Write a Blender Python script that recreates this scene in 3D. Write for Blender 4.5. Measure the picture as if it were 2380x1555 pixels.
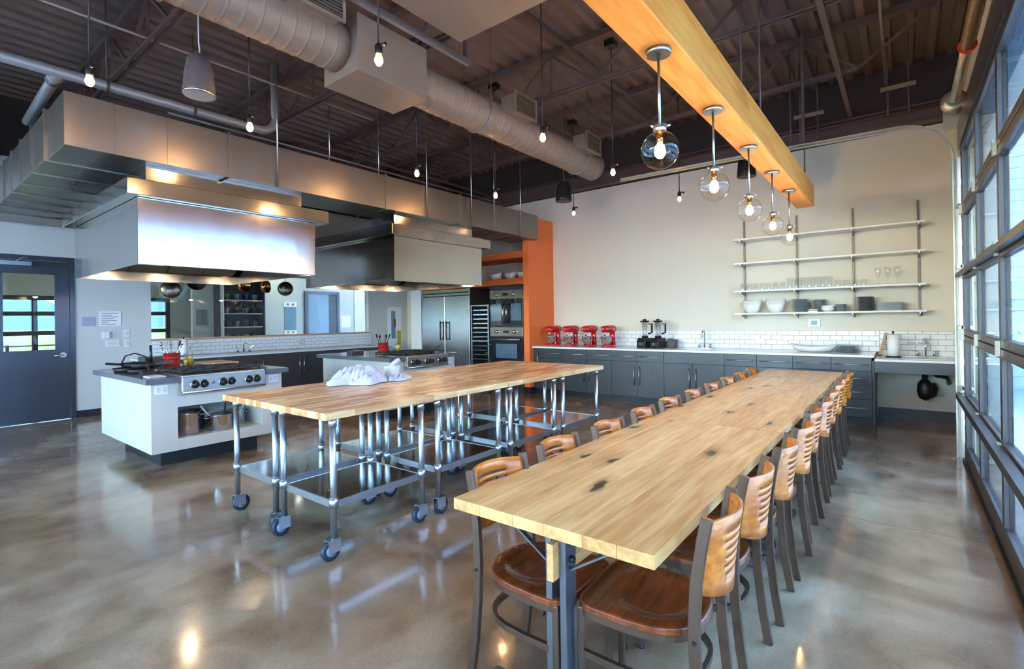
import bpy, bmesh, math, random
from math import sin, cos, pi, radians, sqrt
from mathutils import Vector, Matrix
random.seed(7)
S = bpy.context.scene
C = S.collection
for o in list(bpy.data.objects): bpy.data.objects.remove(o)

# ---------------------------------------------------------------- camera
YAW, PITCH, ROLL, CAM_H, FPX = .6639, .002, -.0151, 1.45, 1163.9
fw = Vector((-sin(YAW)*cos(PITCH), cos(YAW)*cos(PITCH), sin(PITCH)))
rt = Vector((cos(YAW), sin(YAW), 0)); up = rt.cross(fw)
rt2 = rt*cos(ROLL)+up*sin(ROLL); up2 = up*cos(ROLL)-rt*sin(ROLL)
cd = bpy.data.cameras.new('camera'); cam = bpy.data.objects.new('camera', cd); C.objects.link(cam)
m = Matrix((rt2, up2, -fw)).transposed().to_4x4(); m.translation = (0, 0, CAM_H)
cam.matrix_world = m
cd.sensor_width = 36; cd.lens = 36*FPX/2380; cd.shift_y = -38.3/2380; cd.clip_start = .05; cd.clip_end = 2000
S.camera = cam

# ---------------------------------------------------------------- world, sun, exposure
W = bpy.data.worlds.new('World'); S.world = W; W.use_nodes = True
wn = W.node_tree.nodes; wl = W.node_tree.links
sky = wn.new('ShaderNodeTexSky'); sky.sky_type = 'NISHITA'; sky.sun_disc = False
sky.sun_elevation = radians(48); sky.sun_rotation = radians(20); sky.air_density = 1.0; sky.dust_density = .4; sky.ozone_density = 3.0
wn['Background'].inputs['Strength'].default_value = 1.25
wl.new(sky.outputs[0], wn['Background'].inputs['Color'])
sd = bpy.data.lights.new('sun', 'SUN'); so = bpy.data.objects.new('sun', sd); C.objects.link(so)
sd.energy = 4.5; sd.angle = radians(1.5); sd.color = (1, .94, .85)
so.rotation_euler = Vector((.10, -.62, -.78)).to_track_quat('-Z', 'Y').to_euler(); so.location = (0, 0, 30)
S.view_settings.view_transform = 'Standard'; S.view_settings.look = 'None'
S.view_settings.gamma = 1; S.view_settings.use_curve_mapping = False
S.view_settings.exposure = 1.36
S.cycles.use_denoising = True
S.cycles.max_bounces = 4; S.cycles.diffuse_bounces = 3; S.cycles.glossy_bounces = 2
S.cycles.use_adaptive_sampling = True; S.cycles.adaptive_threshold = .1; S.cycles.adaptive_min_samples = 8
S.cycles.transparent_max_bounces = 24; S.cycles.transmission_bounces = 2
S.cycles.sample_clamp_indirect = 6; S.cycles.caustics_reflective = False; S.cycles.caustics_refractive = False
S.cycles.blur_glossy = .5

def portal(loc, sx, sy, direction):
    d = bpy.data.lights.new('sky_portal', 'AREA'); d.shape = 'RECTANGLE'; d.size = sx; d.size_y = sy
    d.cycles.is_portal = True
    o = bpy.data.objects.new('sky_portal', d); C.objects.link(o); o.location = loc
    o.rotation_euler = Vector(direction).to_track_quat('-Z', 'Z' if abs(direction[2]) < .5 else 'Y').to_euler()
portal((.56, .9, 1.55), 11.9, 3.1, (-1, 0, 0))
portal((-5.0, -4.95, 1.9), 9.2, 3.2, (0, 1, 0))
portal((-14.45, 1.2, 1.5), 7, 2.0, (1, 0, 0))

# ---------------------------------------------------------------- materials
def _n(nt, t, **k):
    n = nt.nodes.new(t)
    for a, v in k.items():
        if hasattr(n, a): setattr(n, a, v)
        else: n.inputs[a].default_value = v
    return n
def srgb(r, g, b):
    f = lambda c: (c/255/12.92 if c/255 <= .04045 else ((c/255+.055)/1.055)**2.4)
    return (f(r), f(g), f(b), 1)
MATS = {}
def mat(name, col, rough=.5, metal=0, spec=.5, var=0, vscale=4, stretch=(1, 1, 1), bump=0, bscale=30, coat=0, emit=None, estr=0, rvar=0):
    M = bpy.data.materials.new(name); M.use_nodes = True; nt = M.node_tree; b = nt.nodes['Principled BSDF']
    b.inputs['Base Color'].default_value = col if len(col) == 4 else (*col, 1)
    b.inputs['Roughness'].default_value = rough; b.inputs['Metallic'].default_value = metal
    b.inputs['Specular IOR Level'].default_value = spec; b.inputs['Coat Weight'].default_value = coat
    b.inputs['Coat Roughness'].default_value = .12
    tc = mp = None
    if var or bump or rvar:
        tc = _n(nt, 'ShaderNodeTexCoord'); mp = _n(nt, 'ShaderNodeMapping'); mp.inputs['Scale'].default_value = stretch
        nt.links.new(tc.outputs['Object'], mp.inputs[0])
        nz = _n(nt, 'ShaderNodeTexNoise'); nz.inputs['Scale'].default_value = vscale; nz.inputs['Detail'].default_value = 5
        nt.links.new(mp.outputs[0], nz.inputs[0])
    if var:
        mx = _n(nt, 'ShaderNodeMix', data_type='RGBA', blend_type='MIX')
        c = b.inputs['Base Color'].default_value
        mx.inputs[6].default_value = tuple(max(0, x*(1-var)) for x in c[:3])+(1,)
        mx.inputs[7].default_value = tuple(min(1, x*(1+var)) for x in c[:3])+(1,)
        nt.links.new(nz.outputs[0], mx.inputs[0]); nt.links.new(mx.outputs[2], b.inputs['Base Color'])
    if rvar:
        mr = _n(nt, 'ShaderNodeMapRange'); mr.inputs[3].default_value = max(.02, rough-rvar); mr.inputs[4].default_value = rough+rvar
        nt.links.new(nz.outputs[0], mr.inputs[0]); nt.links.new(mr.outputs[0], b.inputs['Roughness'])
    if bump:
        n2 = _n(nt, 'ShaderNodeTexNoise'); n2.inputs['Scale'].default_value = bscale; n2.inputs['Detail'].default_value = 3
        nt.links.new(mp.outputs[0], n2.inputs[0])
        bp = _n(nt, 'ShaderNodeBump'); bp.inputs['Strength'].default_value = bump; bp.inputs['Distance'].default_value = .02
        nt.links.new(n2.outputs[0], bp.inputs['Height']); nt.links.new(bp.outputs[0], b.inputs['Normal'])
    if emit:
        b.inputs['Emission Color'].default_value = emit; b.inputs['Emission Strength'].default_value = estr
    MATS[name] = M; return M

def wood(name, light, dark, axis, ring=9, grain=60, rough=.45, knots=0, spread=.25, strips=0, coat=0):
    """grain runs along axis (0,1,2); tone varies from object to object; strips = laminated strip width"""
    M = bpy.data.materials.new(name); M.use_nodes = True; nt = M.node_tree; L = nt.links.new; b = nt.nodes['Principled BSDF']
    tc = _n(nt, 'ShaderNodeTexCoord'); oi = _n(nt, 'ShaderNodeObjectInfo')
    ofs = _n(nt, 'ShaderNodeVectorMath', operation='SCALE'); ofs.inputs[0].default_value = (17, 31, 23); L(oi.outputs['Random'], ofs.inputs['Scale'])
    ad = _n(nt, 'ShaderNodeVectorMath', operation='ADD'); L(tc.outputs['Object'], ad.inputs[0]); L(ofs.outputs[0], ad.inputs[1])
    src = ad.outputs[0]
    sc = [1, 1, 1]; sc[axis] = .09
    mp = _n(nt, 'ShaderNodeMapping'); mp.inputs['Scale'].default_value = sc; L(src, mp.inputs[0])
    n1 = _n(nt, 'ShaderNodeTexNoise'); n1.inputs['Scale'].default_value = ring; n1.inputs['Detail'].default_value = 4; n1.inputs['Distortion'].default_value = .8; L(mp.outputs[0], n1.inputs[0])
    w = _n(nt, 'ShaderNodeMath', operation='MULTIPLY'); w.inputs[1].default_value = 22; L(n1.outputs[0], w.inputs[0])
    sn = _n(nt, 'ShaderNodeMath', operation='SINE'); L(w.outputs[0], sn.inputs[0])
    n2 = _n(nt, 'ShaderNodeTexNoise'); n2.inputs['Scale'].default_value = grain; n2.inputs['Detail'].default_value = 5; L(mp.outputs[0], n2.inputs[0])
    a1 = _n(nt, 'ShaderNodeMath', operation='MULTIPLY_ADD'); a1.inputs[1].default_value = .11; L(sn.outputs[0], a1.inputs[0]); L(n2.outputs[0], a1.inputs[2])
    a2 = _n(nt, 'ShaderNodeMath', operation='MULTIPLY_ADD'); a2.inputs[1].default_value = spread; L(oi.outputs['Random'], a2.inputs[0]); L(a1.outputs[0], a2.inputs[2])
    fac = a2.outputs[0]
    if strips:
        sx = _n(nt, 'ShaderNodeSeparateXYZ'); L(tc.outputs['Object'], sx.inputs[0])
        q = _n(nt, 'ShaderNodeMath', operation='DIVIDE'); q.inputs[1].default_value = strips; L(sx.outputs[0 if axis != 0 else 1], q.inputs[0])
        fl = _n(nt, 'ShaderNodeMath', operation='FLOOR'); L(q.outputs[0], fl.inputs[0])
        wn0 = _n(nt, 'ShaderNodeTexWhiteNoise', noise_dimensions='1D'); L(fl.outputs[0], wn0.inputs['W'])
        le = _n(nt, 'ShaderNodeMath', operation='MULTIPLY_ADD'); le.inputs[1].default_value = 3.1; L(sx.outputs[axis], le.inputs[0])
        ww = _n(nt, 'ShaderNodeMath', operation='MULTIPLY'); ww.inputs[1].default_value = 9; L(wn0.outputs['Value'], ww.inputs[0]); L(ww.outputs[0], le.inputs[2])
        f2 = _n(nt, 'ShaderNodeMath', operation='FLOOR'); L(le.outputs[0], f2.inputs[0])
        cb = _n(nt, 'ShaderNodeMath', operation='MULTIPLY_ADD'); cb.inputs[1].default_value = 7.31; L(f2.outputs[0], cb.inputs[0]); L(fl.outputs[0], cb.inputs[2])
        wn1 = _n(nt, 'ShaderNodeTexWhiteNoise', noise_dimensions='1D'); L(cb.outputs[0], wn1.inputs['W'])
        a3 = _n(nt, 'ShaderNodeMath', operation='MULTIPLY_ADD'); a3.inputs[1].default_value = .75; L(wn1.outputs['Value'], a3.inputs[0]); L(fac, a3.inputs[2])
        a4 = _n(nt, 'ShaderNodeMath', operation='SUBTRACT'); a4.inputs[1].default_value = .35; L(a3.outputs[0], a4.inputs[0]); fac = a4.outputs[0]
    cr = _n(nt, 'ShaderNodeValToRGB'); cr.color_ramp.elements[0].position = .3; cr.color_ramp.elements[1].position = .85
    cr.color_ramp.elements[0].color = dark; cr.color_ramp.elements[1].color = light; L(fac, cr.inputs[0])
    col = cr.outputs[0]
    if knots:
        s2 = [2.6, 2.6, 2.6]; s2[axis] = 1.15
        m2 = _n(nt, 'ShaderNodeMapping'); m2.inputs['Scale'].default_value = s2; L(src, m2.inputs[0])
        dn = _n(nt, 'ShaderNodeTexNoise'); dn.inputs['Scale'].default_value = 5; L(m2.outputs[0], dn.inputs[0])
        dm = _n(nt, 'ShaderNodeVectorMath', operation='MULTIPLY_ADD'); dm.inputs[1].default_value = (.28, .28, .28); L(dn.outputs['Color'], dm.inputs[0]); L(m2.outputs[0], dm.inputs[2])
        vo = _n(nt, 'ShaderNodeTexVoronoi', voronoi_dimensions='2D' if name == 'oak' else '3D'); vo.inputs['Scale'].default_value = knots; L(dm.outputs[0], vo.inputs[0])
        kr = _n(nt, 'ShaderNodeValToRGB'); e = kr.color_ramp.elements; e[0].position = .035; e[1].position = .19
        e[0].color = (1, 1, 1, 1); e[1].color = (0, 0, 0, 1); x = e.new(.07); x.color = (.32, .32, .32, 1); L(vo.outputs['Distance'], kr.inputs[0])
        mx = _n(nt, 'ShaderNodeMix', data_type='RGBA'); mx.inputs[7].default_value = srgb(62, 42, 26); L(kr.outputs[0], mx.inputs[0]); L(col, mx.inputs[6]); col = mx.outputs[2]
    L(col, b.inputs['Base Color']); b.inputs['Roughness'].default_value = rough; b.inputs['Coat Weight'].default_value = coat; b.inputs['Coat Roughness'].default_value = .15
    bp = _n(nt, 'ShaderNodeBump'); bp.inputs['Strength'].default_value = .12; bp.inputs['Distance'].default_value = .004; L(n2.outputs[0], bp.inputs['Height']); L(bp.outputs[0], b.inputs['Normal'])
    MATS[name] = M; return M

def glass(name, tint=(.92, .97, 1, 1), ior=1.5, rough=0.0, edge=0):
    M = bpy.data.materials.new(name); M.use_nodes = True; nt = M.node_tree; L = nt.links.new
    nt.nodes.remove(nt.nodes['Principled BSDF']); out = nt.nodes['Material Output']
    tr = _n(nt, 'ShaderNodeBsdfTransparent'); tr.inputs[0].default_value = tint
    gl = _n(nt, 'ShaderNodeBsdfGlossy'); gl.inputs['Roughness'].default_value = rough
    fr = _n(nt, 'ShaderNodeFresnel'); ge = _n(nt, 'ShaderNodeNewGeometry')
    mr = _n(nt, 'ShaderNodeMapRange'); mr.inputs[3].default_value = ior; mr.inputs[4].default_value = 1/ior
    L(ge.outputs['Backfacing'], mr.inputs[0]); L(mr.outputs[0], fr.inputs['IOR'])
    mx = _n(nt, 'ShaderNodeMixShader'); L(fr.outputs[0], mx.inputs[0]); L(tr.outputs[0], mx.inputs[1]); L(gl.outputs[0], mx.inputs[2]); L(mx.outputs[0], out.inputs[0])
    MATS[name] = M; return M

def concrete():
    M = bpy.data.materials.new('polished_concrete'); M.use_nodes = True; nt = M.node_tree; L = nt.links.new; b = nt.nodes['Principled BSDF']
    ge = _n(nt, 'ShaderNodeNewGeometry')
    def nz(s, d, dist=0, st=(1, 1, 1)):
        mp = _n(nt, 'ShaderNodeMapping'); mp.inputs['Scale'].default_value = st; L(ge.outputs['Position'], mp.inputs[0])
        n = _n(nt, 'ShaderNodeTexNoise'); n.inputs['Scale'].default_value = s; n.inputs['Detail'].default_value = d; n.inputs['Distortion'].default_value = dist; L(mp.outputs[0], n.inputs[0]); return n.outputs[0]
    big = nz(.75, 6, 1.2); mid = nz(3.2, 8, .6); fine = nz(70, 4); streak = nz(1.6, 6, 2.0, (1, .35, 1))
    def ramp(f, stops):
        r = _n(nt, 'ShaderNodeValToRGB'); e = r.color_ramp.elements
        e[0].position, e[0].color = stops[0]; e[1].position, e[1].color = stops[-1]
        for p, c in stops[1:-1]: x = e.new(p); x.color = c
        L(f, r.inputs[0]); return r.outputs[0]
    base = ramp(big, [(.3, srgb(120, 92, 68)), (.5, srgb(178, 147, 114)), (.72, srgb(214, 192, 160))])
    m2 = ramp(mid, [(.33, (.55, .52, .5, 1)), (.62, (1, 1, 1, 1))])
    st = ramp(streak, [(.32, (.62, .6, .6, 1)), (.55, (1, 1, 1, 1))])
    sp = ramp(fine, [(.34, (.78, .78, .78, 1)), (.6, (1.0, 1.0, 1.0, 1))])
    col = base
    for x in (m2, st, sp):
        mu = _n(nt, 'ShaderNodeMix', data_type='RGBA', blend_type='MULTIPLY'); mu.inputs[0].default_value = .58; L(col, mu.inputs[6]); L(x, mu.inputs[7]); col = mu.outputs[2]
    L(col, b.inputs['Base Color'])
    mr = _n(nt, 'ShaderNodeMapRange'); mr.inputs[1].default_value = .3; mr.inputs[2].default_value = .7; mr.inputs[3].default_value = .10; mr.inputs[4].default_value = .27; L(mid, mr.inputs[0]); L(mr.outputs[0], b.inputs['Roughness'])
    b.inputs['Specular IOR Level'].default_value = .75; b.inputs['Coat Weight'].default_value = .35; b.inputs['Coat Roughness'].default_value = .07
    bp = _n(nt, 'ShaderNodeBump'); bp.inputs['Strength'].default_value = .05; bp.inputs['Distance'].default_value = .003; L(mid, bp.inputs['Height']); L(bp.outputs[0], b.inputs['Normal'])
    MATS['concrete'] = M

concrete()
mat('wall_paint', srgb(226, 219, 203), .75, var=.03, vscale=1.2, bump=.03, bscale=90)
mat('wall_grey', srgb(216, 215, 212), .75, var=.03, vscale=1.2)
mat('wall_dark', srgb(52, 43, 40), .8, var=.15, vscale=2)
mat('deck', srgb(108, 90, 80), .6, var=.18, vscale=3)
mat('steel_dark', srgb(88, 70, 64), .5, var=.15, vscale=6)
mat('orange', srgb(248, 124, 62), .6, var=.02)
mat('cabinet', srgb(70, 73, 77), .36, metal=.25, var=.08, vscale=3, stretch=(1, 1, .3))
mat('toe', srgb(34, 35, 40), .4)
mat('quartz', srgb(236, 238, 240), .25, var=.015, vscale=12)
mat('tile', srgb(238, 240, 242), .12, coat=.3)
mat('grout', srgb(150, 148, 146), .9)
mat('joint', srgb(176, 164, 150), .8)
mat('stainless', srgb(202, 200, 196), .24, metal=1, var=.05, vscale=3, stretch=(1, 1, .15), bump=.10, bscale=1.6, rvar=.05)
mat('hood_steel', srgb(196, 194, 190), .15, metal=1, bump=.4, bscale=1.5, stretch=(1, 1, .32))
mat('brushed', srgb(190, 190, 190), .3, metal=1)
mat('chrome', srgb(225, 225, 228), .1, metal=1)
mat('duct', srgb(136, 123, 109), .55, metal=.12, var=.06, vscale=2)
mat('galv_duct', srgb(150, 145, 136), .36, metal=.85, var=.08, vscale=5, bump=.06, bscale=2)
mat('galv', srgb(190, 198, 206), .3, metal=.9, var=.1, vscale=30)
mat('shelf_steel', srgb(186, 188, 184), .14, metal=1, var=.1, vscale=14, bump=.04, bscale=3)
mat('rubber', srgb(38, 48, 66), .5)
mat('wheel_hub', srgb(132, 150, 170), .4)
mat('black_steel', srgb(44, 46, 50), .35, metal=.7, var=.2, vscale=5)
mat('raw_steel', srgb(118, 120, 126), .34, metal=.8, var=.2, vscale=7)
mat('standard', srgb(112, 100, 90), .4, metal=.5)
mat('black', srgb(22, 22, 24), .4)
mat('black_iron', srgb(30, 30, 32), .55, var=.2, vscale=20)
mat('bronze', srgb(100, 79, 65), .34, metal=.65, var=.1, vscale=12)
mat('white', srgb(240, 240, 238), .4)
mat('porcelain', srgb(240, 240, 236), .15, coat=.4)
mat('bluegrey_plate', srgb(138, 150, 156), .3, coat=.2)
mat('dark_plate', srgb(96, 104, 108), .3, coat=.2)
mat('paper', srgb(246, 246, 250), .8)
mat('poster_grey', srgb(176, 182, 205), .7)
mat('ink', srgb(120, 124, 135), .8)
mat('red_enamel', srgb(200, 26, 34), .15, coat=.6)
mat('red_crock', srgb(168, 34, 32), .25, coat=.4)
mat('oil', srgb(205, 180, 20), .15, coat=.5)
mat('screen', srgb(110, 150, 170), .3)
mat('cloth', srgb(204, 202, 216), .95, bump=.25, bscale=45)
mat('island_panel', srgb(206, 202, 192), .5, var=.07, vscale=14, stretch=(1, 1, .05))
mat('slab_dark', srgb(98, 104, 112), .2, var=.12, vscale=30, coat=.3)
mat('oven_glass', srgb(16, 17, 30), .06, coat=.6)
mat('oven_window', srgb(92, 120, 140), .08, coat=.5)
mat('oven_panel', srgb(168, 156, 140), .3, metal=.9)
mat('dark_panel', srgb(64, 66, 68), .4)
mat('door_paint', srgb(70, 76, 88), .3, metal=.3, var=.1, vscale=2, coat=.2)
mat('frame_alu', srgb(74, 68, 67), .4, metal=.45, var=.12, vscale=8)
mat('track', srgb(186, 180, 166), .35, metal=.8, var=.1, vscale=6)
mat('spring', srgb(150, 132, 112), .4, metal=.6)
mat('red_paint', srgb(220, 50, 30), .4)
mat('speaker_grey', srgb(96, 90, 88), .5)
mat('speaker_cone', srgb(150, 140, 138), .6)
mat('pvc', srgb(150, 145, 140), .45, metal=.3)
mat('room_grey', srgb(196, 206, 204), .8)
mat('ceiling_white', srgb(225, 225, 222), .8)
mat('sill_wood', srgb(206, 150, 104), .5)
mat('copper_pan', srgb(176, 124, 76), .2, metal=1)
mat('pan_steel', srgb(120, 104, 88), .22, metal=1)
mat('grass', srgb(176, 176, 84), .9, var=.25, vscale=.3)
mat('pavement', srgb(196, 204, 212), .8, var=.05, vscale=.5)
mat('siding', srgb(206, 222, 234), .7, var=.03, vscale=1)
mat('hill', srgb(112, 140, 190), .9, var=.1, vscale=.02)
mat('bulb', srgb(255, 190, 90), .4, emit=srgb(255, 196, 110), estr=60)
mat('bulb_small', srgb(255, 160, 60), .4, emit=srgb(255, 170, 70), estr=75)
mat('bulb_dim', srgb(255, 200, 140), .4, emit=srgb(255, 190, 120), estr=4)
mat('fill_lamp_glow', srgb(250, 250, 250), .4, emit=srgb(255, 250, 240), estr=9)  # glow of the lamps added to the far room
glass('pane', (.82, .93, .96, 1), 1.5)
glass('clear_pane', (.95, .985, .98, 1), 1.35)
glass('globe', (1, .97, .92, 1), 1.5)
glass('dimming_pane', (.5, .56, .6, 1), 1.4)  # tint added to hold down the daylight seen through the far windows
glass('tumbler', (.95, .97, .98, 1), 1.75)
wood('oak', srgb(240, 192, 126), srgb(200, 140, 78), 1, ring=4, grain=42, rough=.4, knots=1.0, spread=.18, coat=.1)
wood('maple', srgb(255, 216, 158), srgb(208, 144, 88), 1, ring=6, grain=30, rough=.36, spread=.12, strips=.038, coat=.15)
wood('beam_wood', srgb(255, 182, 88), srgb(242, 142, 52), 1, ring=2.2, grain=26, rough=.5, knots=.5, spread=.05)
wood('ply', srgb(232, 138, 54), srgb(172, 84, 28), 0, ring=8, grain=40, rough=.26, spread=.2, coat=.35)
wood('seat_wood', srgb(140, 68, 32), srgb(84, 38, 18), 0, ring=8, grain=45, rough=.24, spread=.15, coat=.4)
wood('board', srgb(226, 190, 150), srgb(190, 150, 110), 0, rough=.5)
# ---------------------------------------------------------------- mesh helpers
class MB:
    def __init__(s): s.v = []; s.f = []; s.sm = []
    def add(s, vs, fs, smooth=False):
        k = len(s.v); s.v += [tuple(v) for v in vs]; s.f += [tuple(i+k for i in f) for f in fs]; s.sm += [smooth]*len(fs); return s
    def box(s, x0, x1, y0, y1, z0, z1):
        return s.add([(x0,y0,z0),(x1,y0,z0),(x1,y1,z0),(x0,y1,z0),(x0,y0,z1),(x1,y0,z1),(x1,y1,z1),(x0,y1,z1)],
                     [(0,3,2,1),(4,5,6,7),(0,1,5,4),(1,2,6,5),(2,3,7,6),(3,0,4,7)])
    def bar(s, p0, p1, w, h, upv=(0, 0, 1)):
        p0, p1 = Vector(p0), Vector(p1); d = (p1-p0).normalized(); u = Vector(upv)
        if abs(d.dot(u)) > .98: u = Vector((0, 1, 0)) if abs(d.y) < .9 else Vector((1, 0, 0))
        a = d.cross(u).normalized(); b = a.cross(d)
        vs = [p+a*(sx*w/2)+b*(sz*h/2) for p in (p0, p1) for sx, sz in ((-1,-1),(1,-1),(1,1),(-1,1))]
        return s.add(vs, [(0,1,2,3),(7,6,5,4),(0,4,5,1),(1,5,6,2),(2,6,7,3),(3,7,4,0)])
    def cyl(s, p0, p1, r0, r1=None, n=14, caps=True):
        r1 = r0 if r1 is None else r1; p0, p1 = Vector(p0), Vector(p1); d = (p1-p0).normalized()
        u = Vector((0, 0, 1)) if abs(d.z) < .9 else Vector((1, 0, 0)); a = d.cross(u).normalized(); b = d.cross(a)
        vs = [p+(a*cos(2*pi*i/n)+b*sin(2*pi*i/n))*r for p, r in ((p0, r0), (p1, r1)) for i in range(n)]
        s.add(vs, [(i, (i+1) % n, n+(i+1) % n, n+i) for i in range(n)], True)
        if caps:
            k = len(s.v)-2*n
            s.f += [tuple(k+i for i in reversed(range(n))), tuple(k+n+i for i in range(n))]; s.sm += [False, False]
        return s
    def sweep(s, pts, prof, closed=False, upv=(0, 0, 1), smooth=True):
        """prof: list of (a,b) in the plane across the path"""
        pts = [Vector(p) for p in pts]; n = len(prof); vs = []; N = len(pts)
        for i, p in enumerate(pts):
            if closed: d = pts[(i+1) % N]-pts[i-1]
            else: d = pts[min(i+1, N-1)]-pts[max(i-1, 0)]
            d.normalize(); u = Vector(upv)
            if abs(d.dot(u)) > .97: u = Vector((0, 1, 0)) if abs(d.y) < .9 else Vector((1, 0, 0))
            a = d.cross(u).normalized(); b = a.cross(d)
            vs += [p+a*q[0]+b*q[1] for q in prof]
        fs = []
        for i in range(N if closed else N-1):
            j = (i+1) % N
            fs += [(i*n+k, i*n+(k+1) % n, j*n+(k+1) % n, j*n+k) for k in range(n)]
        if not closed: fs += [tuple(reversed(range(n))), tuple((N-1)*n+k for k in range(n))]
        return s.add(vs, fs, smooth)
    def tube(s, pts, r, n=8, closed=False):
        return s.sweep(pts, [(r*cos(2*pi*k/n), r*sin(2*pi*k/n)) for k in range(n)], closed)
    def rect(s, pts, w, h, upv=(0, 0, 1), closed=False):
        return s.sweep(pts, [(-w/2,-h/2),(w/2,-h/2),(w/2,h/2),(-w/2,h/2)], closed, upv, False)
    def lathe(s, prof, c=(0, 0, 0), n=20, axis='z', smooth=True):
        vs = []
        for r, z in prof:
            for i in range(n):
                a = 2*pi*i/n; x, y = r*cos(a), r*sin(a)
                p = (x, y, z) if axis == 'z' else ((x, z, y) if axis == 'y' else (z, x, y))
                vs.append((p[0]+c[0], p[1]+c[1], p[2]+c[2]))
        fs = [(j*n+i, j*n+(i+1) % n, (j+1)*n+(i+1) % n, (j+1)*n+i) for j in range(len(prof)-1) for i in range(n)]
        s.add(vs, fs, smooth)
        k = len(s.v)-len(vs)
        if prof[0][0] > 1e-4: s.f.append(tuple(k+i for i in reversed(range(n)))); s.sm.append(False)
        if prof[-1][0] > 1e-4: s.f.append(tuple(k+(len(prof)-1)*n+i for i in range(n))); s.sm.append(False)
        return s
    def prism(s, poly, axis, a0, a1):
        """poly in the two other axes (x,y)->z, (x,z)->y, (y,z)->x"""
        def P(p, a): return (p[0], p[1], a) if axis == 'z' else ((p[0], a, p[1]) if axis == 'y' else (a, p[0], p[1]))
        n = len(poly)
        return s.add([P(p, a0) for p in poly]+[P(p, a1) for p in poly],
                     [tuple(reversed(range(n))), tuple(range(n, 2*n))]+[(i, (i+1) % n, n+(i+1) % n, n+i) for i in range(n)])
    def mesh(s, name, mt, o=(0, 0, 0)):
        me = bpy.data.meshes.new(name); me.from_pydata([(v[0]-o[0], v[1]-o[1], v[2]-o[2]) for v in s.v], [], s.f)
        me.polygons.foreach_set('use_smooth', s.sm); me.materials.append(MATS[mt])
        bm = bmesh.new(); bm.from_mesh(me); bmesh.ops.remove_doubles(bm, verts=bm.verts, dist=1e-6); bmesh.ops.recalc_face_normals(bm, faces=bm.faces); bm.to_mesh(me); bm.free()
        return me

def link(name, data, parent=None, loc=(0, 0, 0)):
    o = bpy.data.objects.new(name, data); C.objects.link(o); o.location = loc
    if parent: o.parent = parent
    return o
def bevel(o, w, seg=2):
    b = o.modifiers.new('bevel', 'BEVEL'); b.width = w; b.segments = seg; b.limit_method = 'ANGLE'; b.angle_limit = radians(40); return o
def tag(o, label, cat=None, group=None, kind=None):
    if label: o['label'] = label
    if cat: o['category'] = cat
    if group: o['group'] = group
    if kind: o['kind'] = kind
    return o
def thing(name, label, cat, loc=(0, 0, 0), rz=0, group=None):
    o = link(name, None, None, loc); o.rotation_euler = (0, 0, rz); o.empty_display_size = .1
    return tag(o, label, cat, group)
def wloc(o):
    return Vector((0, 0, 0)) if o is None else Vector(o.location)+wloc(o.parent)
def part(name, mb, mt, parent, bev=0, label=None, local=False):
    """mb in world coordinates unless local; parent unrotated"""
    o = link(name, mb.mesh(name, mt, (0, 0, 0) if local else wloc(parent)), parent)
    if bev: bevel(o, bev)
    if label: o['label'] = label
    return o
def solo(name, mb, mt, label, cat, group=None, bev=0, base=None):
    """a thing that is one mesh; origin at its base"""
    xs = [v[0] for v in mb.v]; ys = [v[1] for v in mb.v]; zs = [v[2] for v in mb.v]
    c = base or ((min(xs)+max(xs))/2, (min(ys)+max(ys))/2, min(zs))
    o = link(name, mb.mesh(name, mt, c), None, c)
    if bev: bevel(o, bev)
    return tag(o, label, cat, group)
def struct(name, mb, mt, parent=None, bev=0):
    o = part(name, mb, mt, parent, bev)
    if not parent: o['kind'] = 'structure'
    return o
def dup(o, loc, rz=None, label=None, parent=None):
    c = o.copy(); C.objects.link(c); c.parent = parent
    if parent is None: c.location = loc
    if rz is not None: c.rotation_euler = (0, 0, rz)
    if label: c['label'] = label
    for ch in [k for k in o.children]: dup(ch, None, None, None, c)
    return c
ORD = ['first','second','third','fourth','fifth','sixth','seventh','eighth','ninth','tenth','eleventh','twelfth','thirteenth','fourteenth']

def wall(name, axis, a0, a1, u0, u1, z0, z1, holes, mt, parent=None):
    """slab across axis ('x' or 'y') between a0 and a1, spanning u and z, with rectangular holes (u0,u1,z0,z1)"""
    us = sorted({u0, u1, *[h[0] for h in holes], *[h[1] for h in holes]}); zs = sorted({z0, z1, *[h[2] for h in holes], *[h[3] for h in holes]})
    def solid(i, j):
        if i < 0 or j < 0 or i >= len(us)-1 or j >= len(zs)-1: return False
        u = (us[i]+us[i+1])/2; z = (zs[j]+zs[j+1])/2
        return not any(h[0] < u < h[1] and h[2] < z < h[3] for h in holes)
    mb = MB()
    def P(a, u, z): return (a, u, z) if axis == 'x' else (u, a, z)
    for i in range(len(us)-1):
        for j in range(len(zs)-1):
            if not solid(i, j): continue
            A, B, Z0, Z1 = us[i], us[i+1], zs[j], zs[j+1]
            for a in (a0, a1): mb.add([P(a, A, Z0), P(a, B, Z0), P(a, B, Z1), P(a, A, Z1)], [(0, 1, 2, 3)])
            for di, dj, (q, r) in ((-1, 0, ((A, Z0), (A, Z1))), (1, 0, ((B, Z0), (B, Z1))), (0, -1, ((A, Z0), (B, Z0))), (0, 1, ((A, Z1), (B, Z1)))):
                if not solid(i+di, j+dj): mb.add([P(a0, *q), P(a1, *q), P(a1, *r), P(a0, *r)], [(0, 1, 2, 3)])
    return struct(name, mb, mt, parent)
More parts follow.
